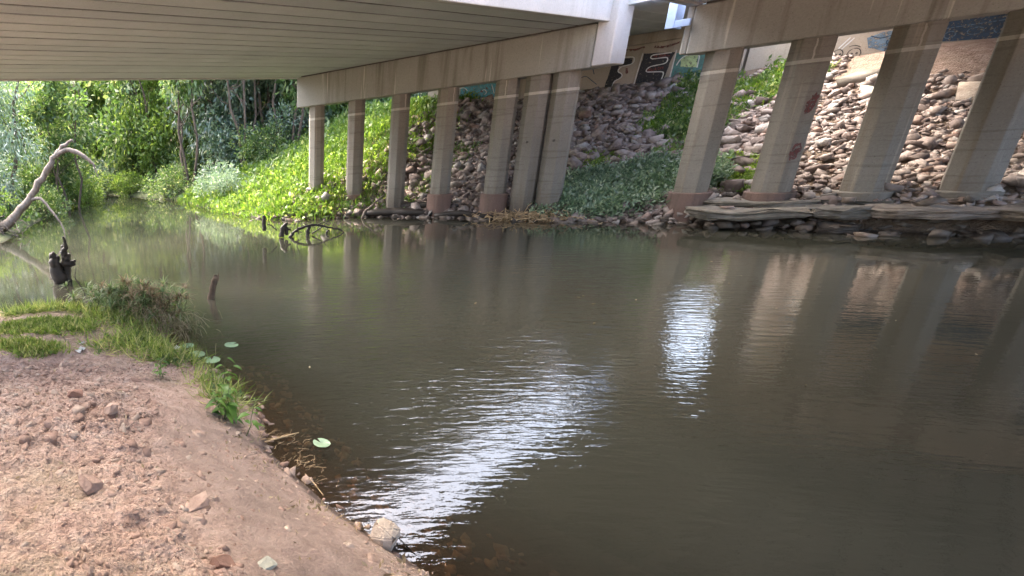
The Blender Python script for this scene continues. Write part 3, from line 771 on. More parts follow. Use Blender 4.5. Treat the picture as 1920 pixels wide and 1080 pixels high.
def rot_rand(r, tilt=1.0):
    return Matrix.Rotation(r.uniform(0, 6.283), 3, 'Z') @ Matrix.Rotation(r.gauss(0, .35) * tilt, 3, 'X') @ Matrix.Rotation(r.gauss(0, .35) * tilt, 3, 'Y')
SH = [rock_shape(100 + i, 15, (1, random.uniform(.55, .9), random.uniform(.3, .62))) for i in range(14)]
def rock_me(name, V, F, m): return mesh_np(name, V, F, m)
def instances_mesh(name, items, m, shapes):
    """items: (loc, rot3x3, scale, shape index) joined in one mesh"""
    Vs, Fs, o = [], [], 0
    for loc, R_, sc, k in items:
        V, F = shapes[k]
        Vs.append((V * sc) @ np.array(R_).T + np.array(loc)); Fs.append(F + o); o += len(V)
    return mesh_np(name, np.concatenate(Vs), np.concatenate(Fs), m)

CAMP = np.array([0, 0, CAM_H])
rip = thing('riprap_slope', 'steep bank of broken pinkish grey stones piled behind the bridge columns', 'rock slope', W(6, 3, 0))
Ti = Matrix.Translation(-Vector(rip.location))
rr = random.Random(3)
cand = []
def rip_density(a, p):
    if p < pf(a) - .1 or p > 5.9: return 0
    d = 1.0
    if a < 2.0: d *= max(0, (a - .35) / 1.3) if p > 1.0 else max(0, (a + 1.6) / 3)
    if a > 8.9 and p > 3.2: d *= max(0, 1 - (p - 3.2) / 1.1)
    if 6.9 < a < 8.9 and p > 4.4: d *= .35
    return d
_ap = np.array([(rr.uniform(-.6, 15), rr.uniform(-.6, 6.0)) for i in range(34000)]); _z = ground_z(_ap[:, 0], _ap[:, 1])
for (a, p), z in zip(_ap.tolist(), _z.tolist()):
    if rr.random() > rip_density(a, p): continue
    if rr.random() < .35 and p < 2: continue
    s = rr.choices([rr.uniform(.035, .06), rr.uniform(.06, .105), rr.uniform(.105, .19)], [5, 5, .8])[0]
    if a > 11.9 and rr.random() < .45: continue
    if a > 8.8: s *= .84
    lift = rr.uniform(-.2, .8) * s
    x_, y_, _ = W(a, p)
    cand.append(((x_, y_, z + lift), rot_rand(rr, 1.6), s * rr.uniform(.9, 1.15), rr.randrange(14), s / np.linalg.norm(np.array([x_, y_, z]) - CAMP), a, p))
def in_frame(a): return .3 < a < 11.9
cand.sort(key=lambda c: -(c[4] if in_frame(c[5]) and not (5.6 < c[5] < 8.3 and c[6] < 1.5) else 0))
rm = [rock_me('stone', *s, M['rock']) for s in SH]
for c in cand[:296]:
    o = ob('stone', rm[c[3]], rip)
    o.matrix_parent_inverse = Ti
    o.matrix_basis = Matrix.Translation(c[0]) @ c[1].to_4x4() @ Matrix.Scale(c[2], 4)
o = ob('stones_small', instances_mesh('stones_small', [c[:4] for c in cand[296:]], M['rock'], SH), rip, kind='stuff'); o.matrix_parent_inverse = Ti
# a few conspicuous blocks in the slope
for nm, a, p, s, sq, rz, mt, lab in (
    ('pale_block', 10.75, 3.15, .26, (1, .8, .75), .4, M['paleboulder'], 'pale square block lying in the stone slope between the two right-hand columns'),
    ('long_slab', 10.9, 3.75, .40, (1.2, .35, .28), -.3, M['ledge'], 'long thin slab of stone lying level near the top of the rock slope at right'),
    ('pale_slab', 9.55, 3.55, .24, (1.2, .6, .35), .9, M['rockgreen'], 'light grey tilted slab standing out of the rock slope between the middle right columns'),
    ('pointed_block', 9.75, 5.1, .24, (1.3, .7, .4), .5, M['rockred'], 'pointed brown block on the bare dirt high below the scribbled wall'),
    ('grey_block', 9.35, 4.2, .28, (1.2, .8, .5), .2, M['ledge'], 'grey angular block at the upper edge of the rock slope below the scribbled wall')):
    V, F = rock_shape(hash(a) % 1000 + int(a * 100), 14, sq)
    o = ob('boulder', mesh_np('boulder', V, F, mt), None, loc=G(a, p, s * .30), label=lab, cat='boulder')
    o.scale = (s,) * 3; o.rotation_euler = (.15, -.25, rz)

# ------------------------------------------------------------------ undercut rock ledge along the far water line
led = thing('rock_ledge', 'long flat dark rock ledge undercut by the water at right', 'rock ledge', W(10, -.5, 0))
Ti = Matrix.Translation(-Vector(led.location))
def slab(name, pts_a, pts_p, z0, z1, m, parent, seed, amp=.06, inv=None):
    """irregular flat slab: outline given by (a,p) pairs, layered edge"""
    r = random.Random(seed); bm = bmesh.new()
    n = len(pts_a); rings = []
    layers = [(z0, .90), (z0 + (z1 - z0) * .35, 1.0), (z0 + (z1 - z0) * .6, .93), (z1 - .02, 1.0), (z1, .95)]
    ca_, cp = sum(pts_a) / n, sum(pts_p) / n
    jit = [r.gauss(0, amp) for _ in range(n)]
    for z, k in layers:
        ring = []
        for i in range(n):
            kk = k + jit[i] + r.gauss(0, .02)
            ring.append(bm.verts.new(W(ca_ + (pts_a[i] - ca_) * kk, cp + (pts_p[i] - cp) * kk, z + r.gauss(0, .012))))
        rings.append(ring)
    for A_, B_ in zip(rings[:-1], rings[1:]):
        for i in range(n): bm.faces.new((A_[i], A_[(i + 1) % n], B_[(i + 1) % n], B_[i]))
    c = bm.verts.new(W(ca_, cp, z1 + .02)); c2_ = bm.verts.new(W(ca_, cp, z0))
    for i in range(n):
        bm.faces.new((rings[-1][i], rings[-1][(i + 1) % n], c)); bm.faces.new((rings[0][(i + 1) % n], rings[0][i], c2_))
    bmesh.ops.subdivide_edges(bm, edges=bm.edges[:], cuts=2, use_grid_fill=True, smooth=.0)
    for v in bm.verts:
        q = float(fbm(np.array([v.co.x * 1.6 + v.co.z * 4]), np.array([v.co.y * 1.6 + seed]), 3, 120)[0])
        v.co += Vector((r.gauss(0, .012), r.gauss(0, .012), r.gauss(0, .008) + q * .09))
    bmesh.ops.recalc_face_normals(bm, faces=bm.faces[:])
    o = ob(name, bm_mesh(name, bm, m), parent)
    if inv is not None: o.matrix_parent_inverse = inv
    return o
def outline(a0, a1, p0, p1, n, seed):
    r = random.Random(seed); A_, P_ = [], []
    for i in range(n):
        t = 2 * math.pi * i / n; c_, s_ = math.cos(t), math.sin(t)
        e = max(abs(c_), abs(s_)) ** .6
        A_.append((a0 + a1) / 2 + (a1 - a0) / 2 * c_ / e * r.uniform(.9, 1.05)); P_.append((p0 + p1) / 2 + (p1 - p0) / 2 * s_ / e * r.uniform(.85, 1.1))
    return A_, P_
k = 0
rl = random.Random(77)
a_run = 8.45
while a_run < 16:
    w_ = rl.uniform(.6, 1.5); base = .20 + .05 * min(1, (a_run - 8.4))
    for (p0_, p1_, z0_, z1_, mt) in ((-1.1 + rl.uniform(-.15, .2), -.15 + rl.uniform(-.1, .2), base, base + rl.uniform(.09, .17), 'ledge'),
                                     (-.5 + rl.uniform(-.1, .2), .3 + rl.uniform(0, .3), base + .14, base + rl.uniform(.22, .30), 'ledge')):
        A_, P_ = outline(a_run - .12 - rl.uniform(0, .2), a_run + w_ + rl.uniform(0, .25), p0_, p1_, 9, k)
        slab('ledge_slab', A_, P_, z0_, z1_, M[mt], led, 40 + k, amp=.09, inv=Ti); k += 1
    if rl.random() < .6:
        a2_ = a_run + rl.uniform(0, .5); pp_ = -1.0 + rl.uniform(-.1, .15); A_, P_ = outline(a2_, a2_ + rl.uniform(.35, .8), pp_, pp_ + .45, 8, k + 500)
        slab('ledge_slab', A_, P_, -.05, rl.uniform(.06, .15), M[rl.choice(['rock', 'rockdark', 'ledge'])], led, 90 + k, amp=.10, inv=Ti); k += 1
    a_run += w_
for i in range(46):
    a = rl.uniform(8.5, 15.5); s_ = rl.uniform(.06, .17); x_, y_, _ = W(a, -.85 + rl.uniform(-.3, .2))
    o = ob('ledge_rock', rock_me('ledge_rock', *SH[i % 14], M[('rockdark', 'rockdark', 'rock')[i % 3]]) if i < 14 else bpy.data.meshes[('ledge_rock', 'ledge_rock.001', 'ledge_rock.002', 'ledge_rock.003')[i % 4]], led)
    o.matrix_parent_inverse = Ti
    o.matrix_basis = Matrix.Translation((x_, y_, rl.uniform(-.02, .10))) @ rot_rand(rl, .6).to_4x4() @ Matrix.Scale(s_, 4)
for i in range(26):
    a = rl.uniform(8.6, 15); s_ = rl.uniform(.05, .13); x_, y_, _ = W(a, rl.uniform(-.9, .5))
    o = ob('ledge_rock', bpy.data.meshes['ledge_rock.00%d' % (i % 9 + 1)], led); o.matrix_parent_inverse = Ti
    o.matrix_basis = Matrix.Translation((x_, y_, .40 + (.1 if a > 9.5 else 0))) @ rot_rand(rl, .6).to_4x4() @ Matrix.Scale(s_, 4)
its = []
for i in range(420):
    a = rr.uniform(-1.2, 15); p = pf(a) + rr.gauss(.08, .22) - (.25 if a > 9 else 0)
    s = rr.uniform(.04, .15)
    x_, y_, _ = W(a, p); its.append(((x_, y_, max(-.02, gz(a, p)) + s * .1), rot_rand(rr), s, rr.randrange(14)))
o = ob('wet_stones', instances_mesh('wet_stones', its, M['rockdark'], SH), led, kind='stuff'); o.matrix_parent_inverse = Ti

# ------------------------------------------------------------------ stones and clods on the near bank (parts of the ground)
nb = []
_ap = np.array([(rr.uniform(6.6, 11.6), rr.uniform(-15.6, -11.4)) for i in range(60000)]); _z = ground_z(_ap[:, 0], _ap[:, 1]); _xy = XY(_ap[:, 0], _ap[:, 1]); _cl = vnoise(_xy[0] * 1.4, _xy[1] * 1.4, 62)
for (a, p), z, cl in zip(_ap.tolist(), _z.tolist(), _cl.tolist()):
    sn_ = pn(a) - p
    if sn_ < .1: continue
    if sn_ < 1.0 and a > 7.5 and rr.random() < .72: continue
    x_, y_, _ = W(a, p)
    dist = math.hypot(x_, y_)
    if dist < .8: continue
    if rr.random() > .42 + 1.3 * cl + .12 * sn_: continue
    s = rr.choices([rr.uniform(.004, .011), rr.uniform(.011, .026), rr.uniform(.026, .06)], [12, 3, .45])[0]
    if a < 8 : s *= .9
    nb.append(((x_, y_, z - .38 * s), rot_rand(rr, .8), s, rr.randrange(14), s / dist))
nb.sort(key=lambda c: -c[4])
SF = [(V * np.array([1, 1, .75]), F) for V, F in SH]
SG_ = [rock_shape(900 + i, 8, (1, .8, .6)) for i in range(8)]; SG_ = (SG_ + SG_)[:14]
rmn = [rock_me('stone', *s, M['rocknear']) for s in SF]
for c in nb[:240]:
    o = ob('stone', rmn[c[3]], ground)
    o.matrix_basis = Matrix.Translation(c[0]) @ c[1].to_4x4() @ Matrix.Scale(c[2], 4)
o = ob('pebbles', instances_mesh('pebbles', [c[:4] for c in nb[240:]], M['rocknear'], SG_), ground, kind='stuff')

def facet_rock(seed, dims, n=26, sub=True):
    r = random.Random(seed); bm = bmesh.new()
    Vr, Fr = rock_shape(seed, 14, (1.25, 1.25, 1.25), (6, 8), (.85, 1.15))
    for v in Vr: bm.verts.new((v[0] * dims[0], v[1] * dims[1], v[2] * dims[2]))
    bmesh.ops.convex_hull(bm, input=bm.verts[:])
    bmesh.ops.delete(bm, geom=[v for v in bm.verts if not v.link_faces], context='VERTS')
    bmesh.ops.bevel(bm, geom=bm.edges[:], offset=min(dims) * .07, segments=2, affect='EDGES')
    bmesh.ops.triangulate(bm, faces=bm.faces[:])
    bmesh.ops.subdivide_edges(bm, edges=bm.edges[:], cuts=1)
    for v in bm.verts: v.co += v.co.normalized() * r.gauss(0, min(dims) * .015)
    bmesh.ops.recalc_face_normals(bm, faces=bm.faces[:])
    return bm
def loose(name, a, p, dz, dims, rot, m, label, cat, seed):
    o = ob(name, bm_mesh(name, facet_rock(seed, dims), m), None, loc=G(a, p, dz), label=label, cat=cat)
    o.rotation_euler = rot; return o
_bv = []
_rb = random.Random(17)
for i in range(34):
    v = Vector((_rb.gauss(0, 1), _rb.gauss(0, 1), _rb.gauss(0, 1))).normalized(); e = max(abs(v.x), abs(v.y), abs(v.z))
    _bv.append((v.x / e ** .85 * (1 - .16 * (v.z < 0)), v.y / e ** .85, v.z / e ** .85))
def facet_rock(seed, dims, n=26, sub=True, _old=facet_rock):
    if seed != 5: return _old(seed, dims)
    bm = bmesh.new()
    for q in _bv: bm.verts.new((q[0] * dims[0], q[1] * dims[1], q[2] * dims[2]))
    bmesh.ops.convex_hull(bm, input=bm.verts[:])
    bmesh.ops.delete(bm, geom=[v for v in bm.verts if not v.link_faces], context='VERTS')
    bmesh.ops.bevel(bm, geom=bm.edges[:], offset=.007, segments=2, affect='EDGES')
    bmesh.ops.recalc_face_normals(bm, faces=bm.faces[:])
    return bm
loose('boulder', 9.83, -12.53, .05, (.088, .072, .088), (.1, .12, .75), M['paleboulder'], 'pale block of stone sitting alone at the water edge in front', 'boulder', 5)
loose('flat_stone', 9.80, -13.40, .004, (.05, .03, .012), (.1, .1, .4), M['rockgreen'], 'flat pale greenish stone lying on the dirt near the bottom of the picture', 'stone', 9)
loose('red_stone', 9.72, -13.58, .0, (.05, .035, .03), (.2, .5, .2), M['rockred'], 'reddish wedge of stone half buried low on the dirt bank', 'stone', 12)
loose('red_stone', 7.25, -13.55, .02, (.075, .035, .035), (.1, .2, .6), M['rockred'], 'reddish lump of stone at the left edge of the dirt bank', 'stone', 15)
loose('red_stone', 7.98, -13.15, .02, (.05, .03, .035), (.1, .4, .2), M['rockred'], 'small reddish pointed stone on the left of the dirt bank', 'stone', 16)
loose('angular_stone', 8.25, -13.05, .02, (.055, .035, .035), (.2, .3, 1.2), M['duststone'], 'angular stone with a lit flat top beside the small pointed reddish one', 'stone', 18)
loose('angular_stone', 9.25, -13.28, -.008, (.075, .045, .03), (.1, .1, .3), M['duststone'], 'flat sloping tan stone bedded in the middle of the dirt bank', 'stone', 22)
loose('angular_stone', 8.95, -13.7, .004, (.055, .05, .04), (.1, .5, .3), M['duststone'], 'blocky tan stone standing out of the dirt at lower left', 'stone', 25)
loose('dark_stone', 9.66, -12.50, .0, (.03, .025, .02), (.1, .1, .3), M['rockdark'], 'small black wet stone just left of the pale block', 'stone', 31)

# ------------------------------------------------------------------ leaf clouds
def leaves(n, centers, dirs, size, aspect=.45, seed=0, fold=.18, droop=0.0, jit=.35):
    """n folded leaf quads; returns V,F. dirs = preferred growth direction (n,3)"""
    r = np.random.default_rng(seed)
    d = dirs + r.normal(0, jit, (n, 3)); d[:, 2] -= droop
    d /= np.linalg.norm(d, axis=1)[:, None] + 1e-9
    q = r.normal(0, 1, (n, 3)); s = np.cross(d, q); s /= np.linalg.norm(s, axis=1)[:, None] + 1e-9
    u = np.cross(s, d)
    L = (size * r.uniform(.6, 1.35, n))[:, None] if not hasattr(size, '__len__') else np.asarray(size)[:, None]
    wv = L * aspect * .5
    b = centers; t = centers + d * L
    m = centers + d * L * .45 - u * L * fold
    V = np.stack([b, m + s * wv, t, m - s * wv], 1).reshape(-1, 3)
    F = np.arange(4 * n).reshape(n, 4)
    return V, F
def crown_points(n, r, blobs, surf=.75):
    """points in a union of blobs [(c, radii)], mostly near their shells"""
    w = np.array([b[1][0] * b[1][1] * b[1][2] for b in blobs]) ** .7; w /= w.sum()
    k = r.choice(len(blobs), n, p=w)
    v = r.normal(0, 1, (n, 3)); v /= np.linalg.norm(v, axis=1)[:, None]
    rad = np.where(r.random(n) < surf, r.uniform(.78, 1.08, n), r.random(n) ** .5)
    cc = np.array([b[0] for b in blobs])[k]; rr_ = np.array([b[1] for b in blobs])[k]
    return cc + v * rr_ * rad[:, None], v
def crown_mesh(name, m, n, height, width, seed, leaf=.2, droop=.25, nblob=26, low=.15, aspect=.42):
    r = np.random.default_rng(seed)
    blobs = []
    for i in range(nblob):
        h = r.uniform(low, 1.0)
        env = math.sin(min(1, max(.05, (h - low * .6) / (1.05 - low * .6))) * math.pi) ** .5
        ang = r.uniform(0, 6.283); rd = r.random() ** .6 * width * .5 * env
        s = r.uniform(.12, .24) * width
        blobs.append((np.array([math.cos(ang) * rd, math.sin(ang) * rd, h * height]), np.array([s, s, s * r.uniform(.55, .9)])))
    P, v = crown_points(n, r, blobs)
    # clustered: pull leaves into sprigs
    k = n // 7
    sp = P[:k]; vi = v[:k]; idx = r.integers(0, k, n)
    P2 = sp[idx] + r.normal(0, leaf * .75, (n, 3)); d = vi[idx] * .7 + np.array([0, 0, .15])
    V, F = leaves(n, P2, d, leaf, aspect, seed, .15, droop, .6)
    return mesh_np(name, V, F, m)
def trunk_mesh(name, m, height, r0, seed, lean=(0, 0), limbs=6, spread=1.6, multi=1):
    r = random.Random(seed); parts = []
    for q in range(multi):
        off = (r.gauss(0, .25) * (multi > 1), r.gauss(0, .25) * (multi > 1), -.35)
        top = (lean[0] + r.gauss(0, .35) + off[0] * 3, lean[1] + r.gauss(0, .35) + off[1] * 3, height)
        P = wiggle(off, top, 10, .07 * height / 5, r)
        parts.append(tube(P, np.linspace(r0, r0 * .25, 10), 8))
        for i in range(limbs):
            t = r.randint(3, 8); b = P[t]; an = r.uniform(0, 6.283); L_ = spread * r.uniform(.5, 1.1)
            e = b + np.array([math.cos(an) * L_, math.sin(an) * L_, r.uniform(.3, 1.1) * L_])
            parts.append(tube(wiggle(b, e, 6, .06, r), np.linspace(r0 * .35, r0 * .08, 6), 5))
    return tubes_mesh(name, parts, m)

crowns = {
 'mid': [crown_mesh('crown', M['leaf_mid'], 8000, 7.5, 5.2, 11 + i, .29, .3) for i in range(2)],
 'teal': [crown_mesh('crown', M['leaf_teal'], 9000, 7.0, 5.0, 21 + i, .27, .45) for i in range(2)],
 'lime': [crown_mesh('crown', M['leaf_lime'], 8000, 6.5, 5.0, 31 + i, .26, .2) for i in range(2)],
}
crowns['high'] = [crown_mesh('crown', M['leaf_mid'], 5000, 7.5, 3.6, 51 + i, .26, .4, 16, .5) for i in range(2)]
weep = crown_mesh('crown', M['leaf_teal'], 15000, 6.0, 4.6, 41, .20, 1.3, 34, .02, .22)
trunks = {'mid': trunk_mesh('trunk', M['bark'], 7, .14, 1, multi=2), 'teal': trunk_mesh('trunk', M['bark'], 6.5, .12, 2, multi=3), 'lime': trunk_mesh('trunk', M['bark'], 6, .11, 3, multi=2)}
trunks['high'] = trunk_mesh('trunk', M['bark'], 7, .085, 8, limbs=8, spread=1.3, multi=3)
pale_tr = trunk_mesh('trunk', M['barkpale'], 9.5, .24, 4, limbs=7, spread=2.4)
def tree(kind, x_, y_, s, rz, label, group=None, tr=None, cr=None, zs=1.0):
    a, p = AP(x_, y_)
    t = thing('tree', label, 'tree', (x_, y_, max(0.0, gz(a, p)) - .1), group)
    if x_ > -2.5: zs = 1.45
    t.rotation_euler.z = rz; t.scale = (s, s, s * zs)
    o = ob('trunk', tr or trunks[kind], t); o2 = ob('crown', cr or random.choice(crowns[kind]), t)
    return t
SHL = 'dense leafy tree in the green wood along the far creek bank'
SG = 'trees of the wood along the far creek bank'
tree('teal', 3.2, 27.0, .82, .3, 'blue-green leafy tree with bare brown stems over the water, left of the first column')
tree('mid', -.8, 33.0, 1.0, 1.3, 'mid green tree standing behind the reddish dirt cut at the bend of the creek')
tree('lime', .6, 30.5, .85, 2.0, 'yellow-green tree between the pale trunk and the blue-green tree')
tree('teal', 6.3, 26.5, .80, 4.0, 'glossy blue-green tree overhanging the grassy bank beside the end of the left pier cap')
tree('mid', 5.2, 29.5, .95, 5.0, 'tall mid green tree behind the grassy bank just left of the pier cap')
tree('high', -4.4, 39.0, 1.35, .9, 'pale-barked forked tree rising out of the wood at left', tr=pale_tr)
wt = tree('teal', -6.6, 21.5, .95, .4, 'drooping fine-leaved willow-like tree at the left edge over the leaning dead trunk', cr=weep)
tree('lime', -6.3, 29.5, .9, 2.2, 'light yellow-green tree at far left behind the drooping one')
tree('mid', -4.6, 26.5, .62, 3.0, 'low bushy green tree on the left bank behind the bent dead branch')
tree('lime', -2.6, 36.5, 1.0, 3.0, 'bright pale green tree at the far end of the creek')
tree('high', 1.9, 25.6, .9, .5, 'slender several-stemmed tree with bare reddish stems beside the rounded grey-green bush')
tree('high', 4.7, 24.6, .85, 2.5, 'thin bare-stemmed tree rising from the shoulder of the grassy bank', cr=crowns['high'][1])
tree('high', 6.2, 23.6, .8, 3.9, 'crooked thin tree close to the left end of the pier cap', cr=crowns['high'][0])
tree('high', -3.9, 24.5, .8, 1.1, 'thin brown-stemmed tree standing behind the bent dead branch')
for i, (x_, y_, s, kd) in enumerate([(7.6, 25.2, 1.0, 'mid'), (9.8, 27.4, 1.3, 'teal'), (11.6, 26.0, 1.15, 'mid'), (2.0, 36, 1.15, 'mid'), (5.0, 35, 1.15, 'teal'), (8.2, 31.5, 1.05, 'mid'), (8.5, 27.6, .85, 'lime'), (11.0, 30, 1.0, 'teal'), (7.0, 38, 1.25, 'lime'), (11.5, 37, 1.25, 'mid'), (-.5, 42, 1.3, 'teal'), (-6.2, 40, 1.1, 'mid'),
        (-10.5, 36, 1.1, 'teal'), (-9.5, 31, .95, 'mid'), (-11, 26, .9, 'lime'), (14.5, 33, 1.1, 'mid'), (3.5, 43, 1.4, 'mid'), (-14.5, 31, 1.0, 'teal'), (-13.5, 40, 1.2, 'mid'), (9.5, 44, 1.4, 'teal'), (16, 40, 1.3, 'lime'), (-4.5, 47, 1.3, 'mid'), (18, 34, 1.1, 'teal')]):
    tree(kd, x_, y_, s, i * 1.7, SHL, SG)

# bushes at the water line and slope
def bush_mesh(name, m, n, w, h, seed, leaf=.16, droop=.3, aspect=.4):
    r = np.random.default_rng(seed)
    blobs = [(np.array([r.normal(0, w * .25), r.normal(0, w * .25), r.uniform(.15, .75) * h]), np.array([w * .3, w * .3, h * .3]) * r.uniform(.6, 1.1)) for _ in range(12)]
    P, v = crown_points(n, r, blobs)
    k = n // 6; idx = r.integers(0, k, n)
    V, F = leaves(n, P[:k][idx] + r.normal(0, leaf * .7, (n, 3)), v[:k][idx] + np.array([0, 0, .3]), leaf, aspect, seed, .15, droop, .5)
    return mesh_np(name, V, F, m)
bushes = {k2: bush_mesh('leaves', M[m2], 3600, 2.4, 1.7, 60 + j, sz) for j, (k2, m2, sz) in enumerate([('teal', 'leaf_teal', .16), ('mid', 'leaf_mid', .15), ('lime', 'leaf_lime', .14), ('grey', 'creeper', .12)])}
bstem = trunk_mesh('stems', M['bark'], 1.2, .03, 9, limbs=3, spread=.6, multi=4)
def bush(kd, x_, y_, s, rz, label, group=None):
    a, p = AP(x_, y_)
    t = thing('bush', label, 'bush', (x_, y_, max(-.02, gz(a, p)) - .08), group); t.scale = (s,) * 3; t.rotation_euler.z = rz
    ob('stems', bstem, t); ob('leaves', bushes[kd], t)
bush('grey', 2.9, 22.6, .75, .3, 'rounded grey-green bush hanging over the water below the blue-green tree')
bush('grey', 3.0, 20.6, .72, 1.3, 'dusty grey-green shrub at the water edge left of the bright grass')
bush('mid', .9, 26.0, .85, 2.3, 'low green bush beside the reddish dirt cut at the creek bend')
bush('lime', -1.6, 30.2, .9, 3.3, 'pale yellow-green bush at the far end of the open water')
bush('mid', 5.4, 23.4, .95, 4.3, 'green shrub on the shoulder of the grassy bank under the trees')
bush('teal', 7.2, 24.0, .9, 5.3, 'blue-green shrub behind the first bridge column')
bush('lime', -6.0, 17.6, .75, .5, 'sprawling yellow-green bush at the left edge around the root of the leaning dead trunk')
bush('teal', -6.9, 19.4, .95, 1.5, 'dark blue-green bush behind the root of the leaning dead trunk')
bush('mid', -4.9, 22.5, .8, 2.5, 'green bush on the left bank below the bent dead branch')
bush('lime', -3.6, 26.0, .85, 3.6, 'light green bush on the left bank close to the pale mud spit')
BG = 'undergrowth bushes between the trees of the far wood'
for i, (x_, y_, s, kd) in enumerate([(1.8, 29, 1.1, 'mid'), (4.4, 26.4, 1.0, 'teal'), (-4.4, 29.5, 1.1, 'lime'), (-8.6, 23, 1.2, 'teal'), (6.6, 28.5, 1.2, 'mid'), (9.4, 26, 1.1, 'lime'), (-6.6, 26, 1.1, 'mid'), (-1.2, 34.5, 1.2, 'mid'), (3.4, 31.5, 1.3, 'lime'), (-2.9, 33.3, 1.2, 'teal'), (10.6, 25.3, 1.1, 'mid'), (12.5, 27, 1.3, 'teal'), (-8.0, 27.5, 1.3, 'mid'), (.2, 37.5, 1.4, 'lime')]):
    bush(kd, x_, y_, s, i * 1.3, 'leafy undergrowth bush among the trunks of the far wood', BG)

# ------------------------------------------------------------------ ground cover
def place(n, fa, r):
    """rejection-sample n points (a,p); fa(a,p)->prob array, box = (a0,a1,p0,p1)"""
    f, box = fa; out = []
    tot = 0
    while tot < n:
        a = r.uniform(box[0], box[1], n * 3); p = r.uniform(box[2], box[3], n * 3)
        k = r.random(n * 3) < f(a, p); out.append(np.stack([a[k], p[k]], 1)); tot += k.sum()
        if len(out) > 60: break
    return np.concatenate(out)[:n]
def cover(name, m, n, fa, size, seed, up=1.0, aspect=.3, lift=.0, droop=.1, jit=.5, label=None, cat=None, tuft=5, parent=None, smin=.6, smax=1.4, spread=.6):
    r = np.random.default_rng(seed)
    base = place(n // tuft, fa, r)
    idx = r.integers(0, len(base), n)
    ap = base[idx] + r.normal(0, size * spread, (n, 2))
    z = ground_z(ap[:, 0], ap[:, 1], True)
    x_, y_ = XY(ap[:, 0], ap[:, 1])
    ctr = np.stack([x_, y_, z + lift * r.random(n) - .01], 1)
    d = np.tile(np.array([[0, 0, up]]), (n, 1)) + r.normal(0, .25, (len(base), 3))[idx]
    V, F = leaves(n, ctr, d, size * r.uniform(smin, smax, n), aspect, seed, .08, droop, jit)
    return ob(name, mesh_np(name, V, F, m), parent, kind='stuff', label=label, cat=cat)
def fn_bank(a, p):
    s = p - pf(a)
    return np.where((s > -.12) & (p < 9), np.clip((1.7 - a) * .9 + vnoise(a * 1.2, p * 1.2, 3) * 1.2, 0, 1), 0) * (a > -9)
cover('grass', M['grass_lime'], 42000, (fn_bank, (-9, 2.4, -2.2, 9)), .20, 71, 1, .16, .05, .15, .45, 'bright yellow-green grass and weeds covering the far bank behind the first columns', 'grass', 10)
cover('broad_weeds', M['leaf_lime'], 12000, (fn_bank, (-9, 2.2, -1.8, 9)), .13, 72, 1, .5, .28, .2, .9, 'lime green broad-leaved weeds mixed into the bank grass', 'weeds', 12)
def fn_weed2(a, p):
    s = p - pf(a)
    return np.where((s > .1) & (a < 2.9) & (a > -.8) & (p < 3.3), np.clip(.25 + vnoise(a * 1.6, p * 1.6, 8) * 1.6, 0, 1), 0)
cover('straw_weeds', M['leaf_dry'], 3500, (fn_weed2, (-1, 2.9, -1.5, 3.3)), .12, 75, .6, .2, .05, .2, .8, 'straw-coloured dead weeds on the far bank behind the first columns', 'weeds', 14)
cover('weeds_low', M['leaf_mid'], 9000, (fn_weed2, (-1, 2.9, -1.5, 3.3)), .10, 76, .6, .5, .1, .1, .9, 'dull green low weeds creeping over stones behind the second and third columns', 'weeds', 14)
def fn_creep(a, p):
    u = (a - 6.85) / 1.45; v = (p - .60 + (a - 7) * -.15) / .88
    return np.where(p > pf(a) - .05, np.clip(1.35 - u * u - v * v + .8 * vnoise(a * 2, p * 2, 4), 0, 1), 0)
cover('creeping_plants', M['creeper'], 26000, (fn_creep, (5, 8.7, -.5, 2.2)), .10, 73, .9, .34, .34, .15, 1.1, 'low blue-green leafy creeper spread over the bank between both bridges', 'creeper', 14)
def fn_yel(a, p):
    return np.where(p > pf(a), np.clip(.9 - ((a - 8.45) / .7) ** 2 - ((p - .9) / .8) ** 2 + .8 * vnoise(a * 2.5, p * 2.5, 14), 0, 1), 0) + np.clip(.8 - ((a - 5.9) / .7) ** 2 - ((p - 2.0) / .5) ** 2 + .8 * vnoise(a * 2.5, p * 2.5, 15), 0, 1)
cover('yellow_weeds', M['leaf_lime'], 6500, (fn_yel, (4.8, 9.4, -.4, 2.8)), .07, 74, .8, .45, .1, .1, .9, 'small yellow-green weeds among the stones around the first column of the right bridge', 'weeds', 14)
def fn_up(a, p):
    q = np.clip(1.3 - ((a - 7.0 + (p - 4) * .15) / .75) ** 2 - ((p - 4.2) / 1.9) ** 2 + .9 * vnoise(a * 2, p * 2, 24), 0, 1)
    return q + np.clip(.9 - ((a - 8.1) / .6) ** 2 - ((p - 4.9) / 1.4) ** 2 + .8 * vnoise(a * 3, p * 3, 29), 0, 1) * .8
cover('gap_weeds', M['leaf_mid'], 13000, (fn_up, (5.8, 9.2, 1.8, 6.1)), .10, 77, .9, .42, .22, .1, .9, 'green weeds growing up the rocky bank in the light between the two bridges', 'weeds', 14)
cover('gap_grass', M['grass_lime'], 9000, (fn_up, (6.2, 9.2, 3.4, 6.1)), .15, 78, 1, .18, .12, .1, .5, 'bright tufts of grass high on the bank against the graffiti wall', 'grass', 12)
def fn_undr(a, p):
    s = np.maximum(p - pf(a), pn(a) - p)
    return np.where((s > -.02) & (a < -2.5), np.clip(.8 + vnoise(a * .6, p * .6, 33), 0, 1), 0)
cover('undergrowth', M['leaf_mid'], 26000, (fn_undr, (-38, -2.5, -14, 22)), .24, 79, .8, .4, .35, .1, .8, 'tangled green undergrowth on the forest floor behind the creek', 'undergrowth', 8)

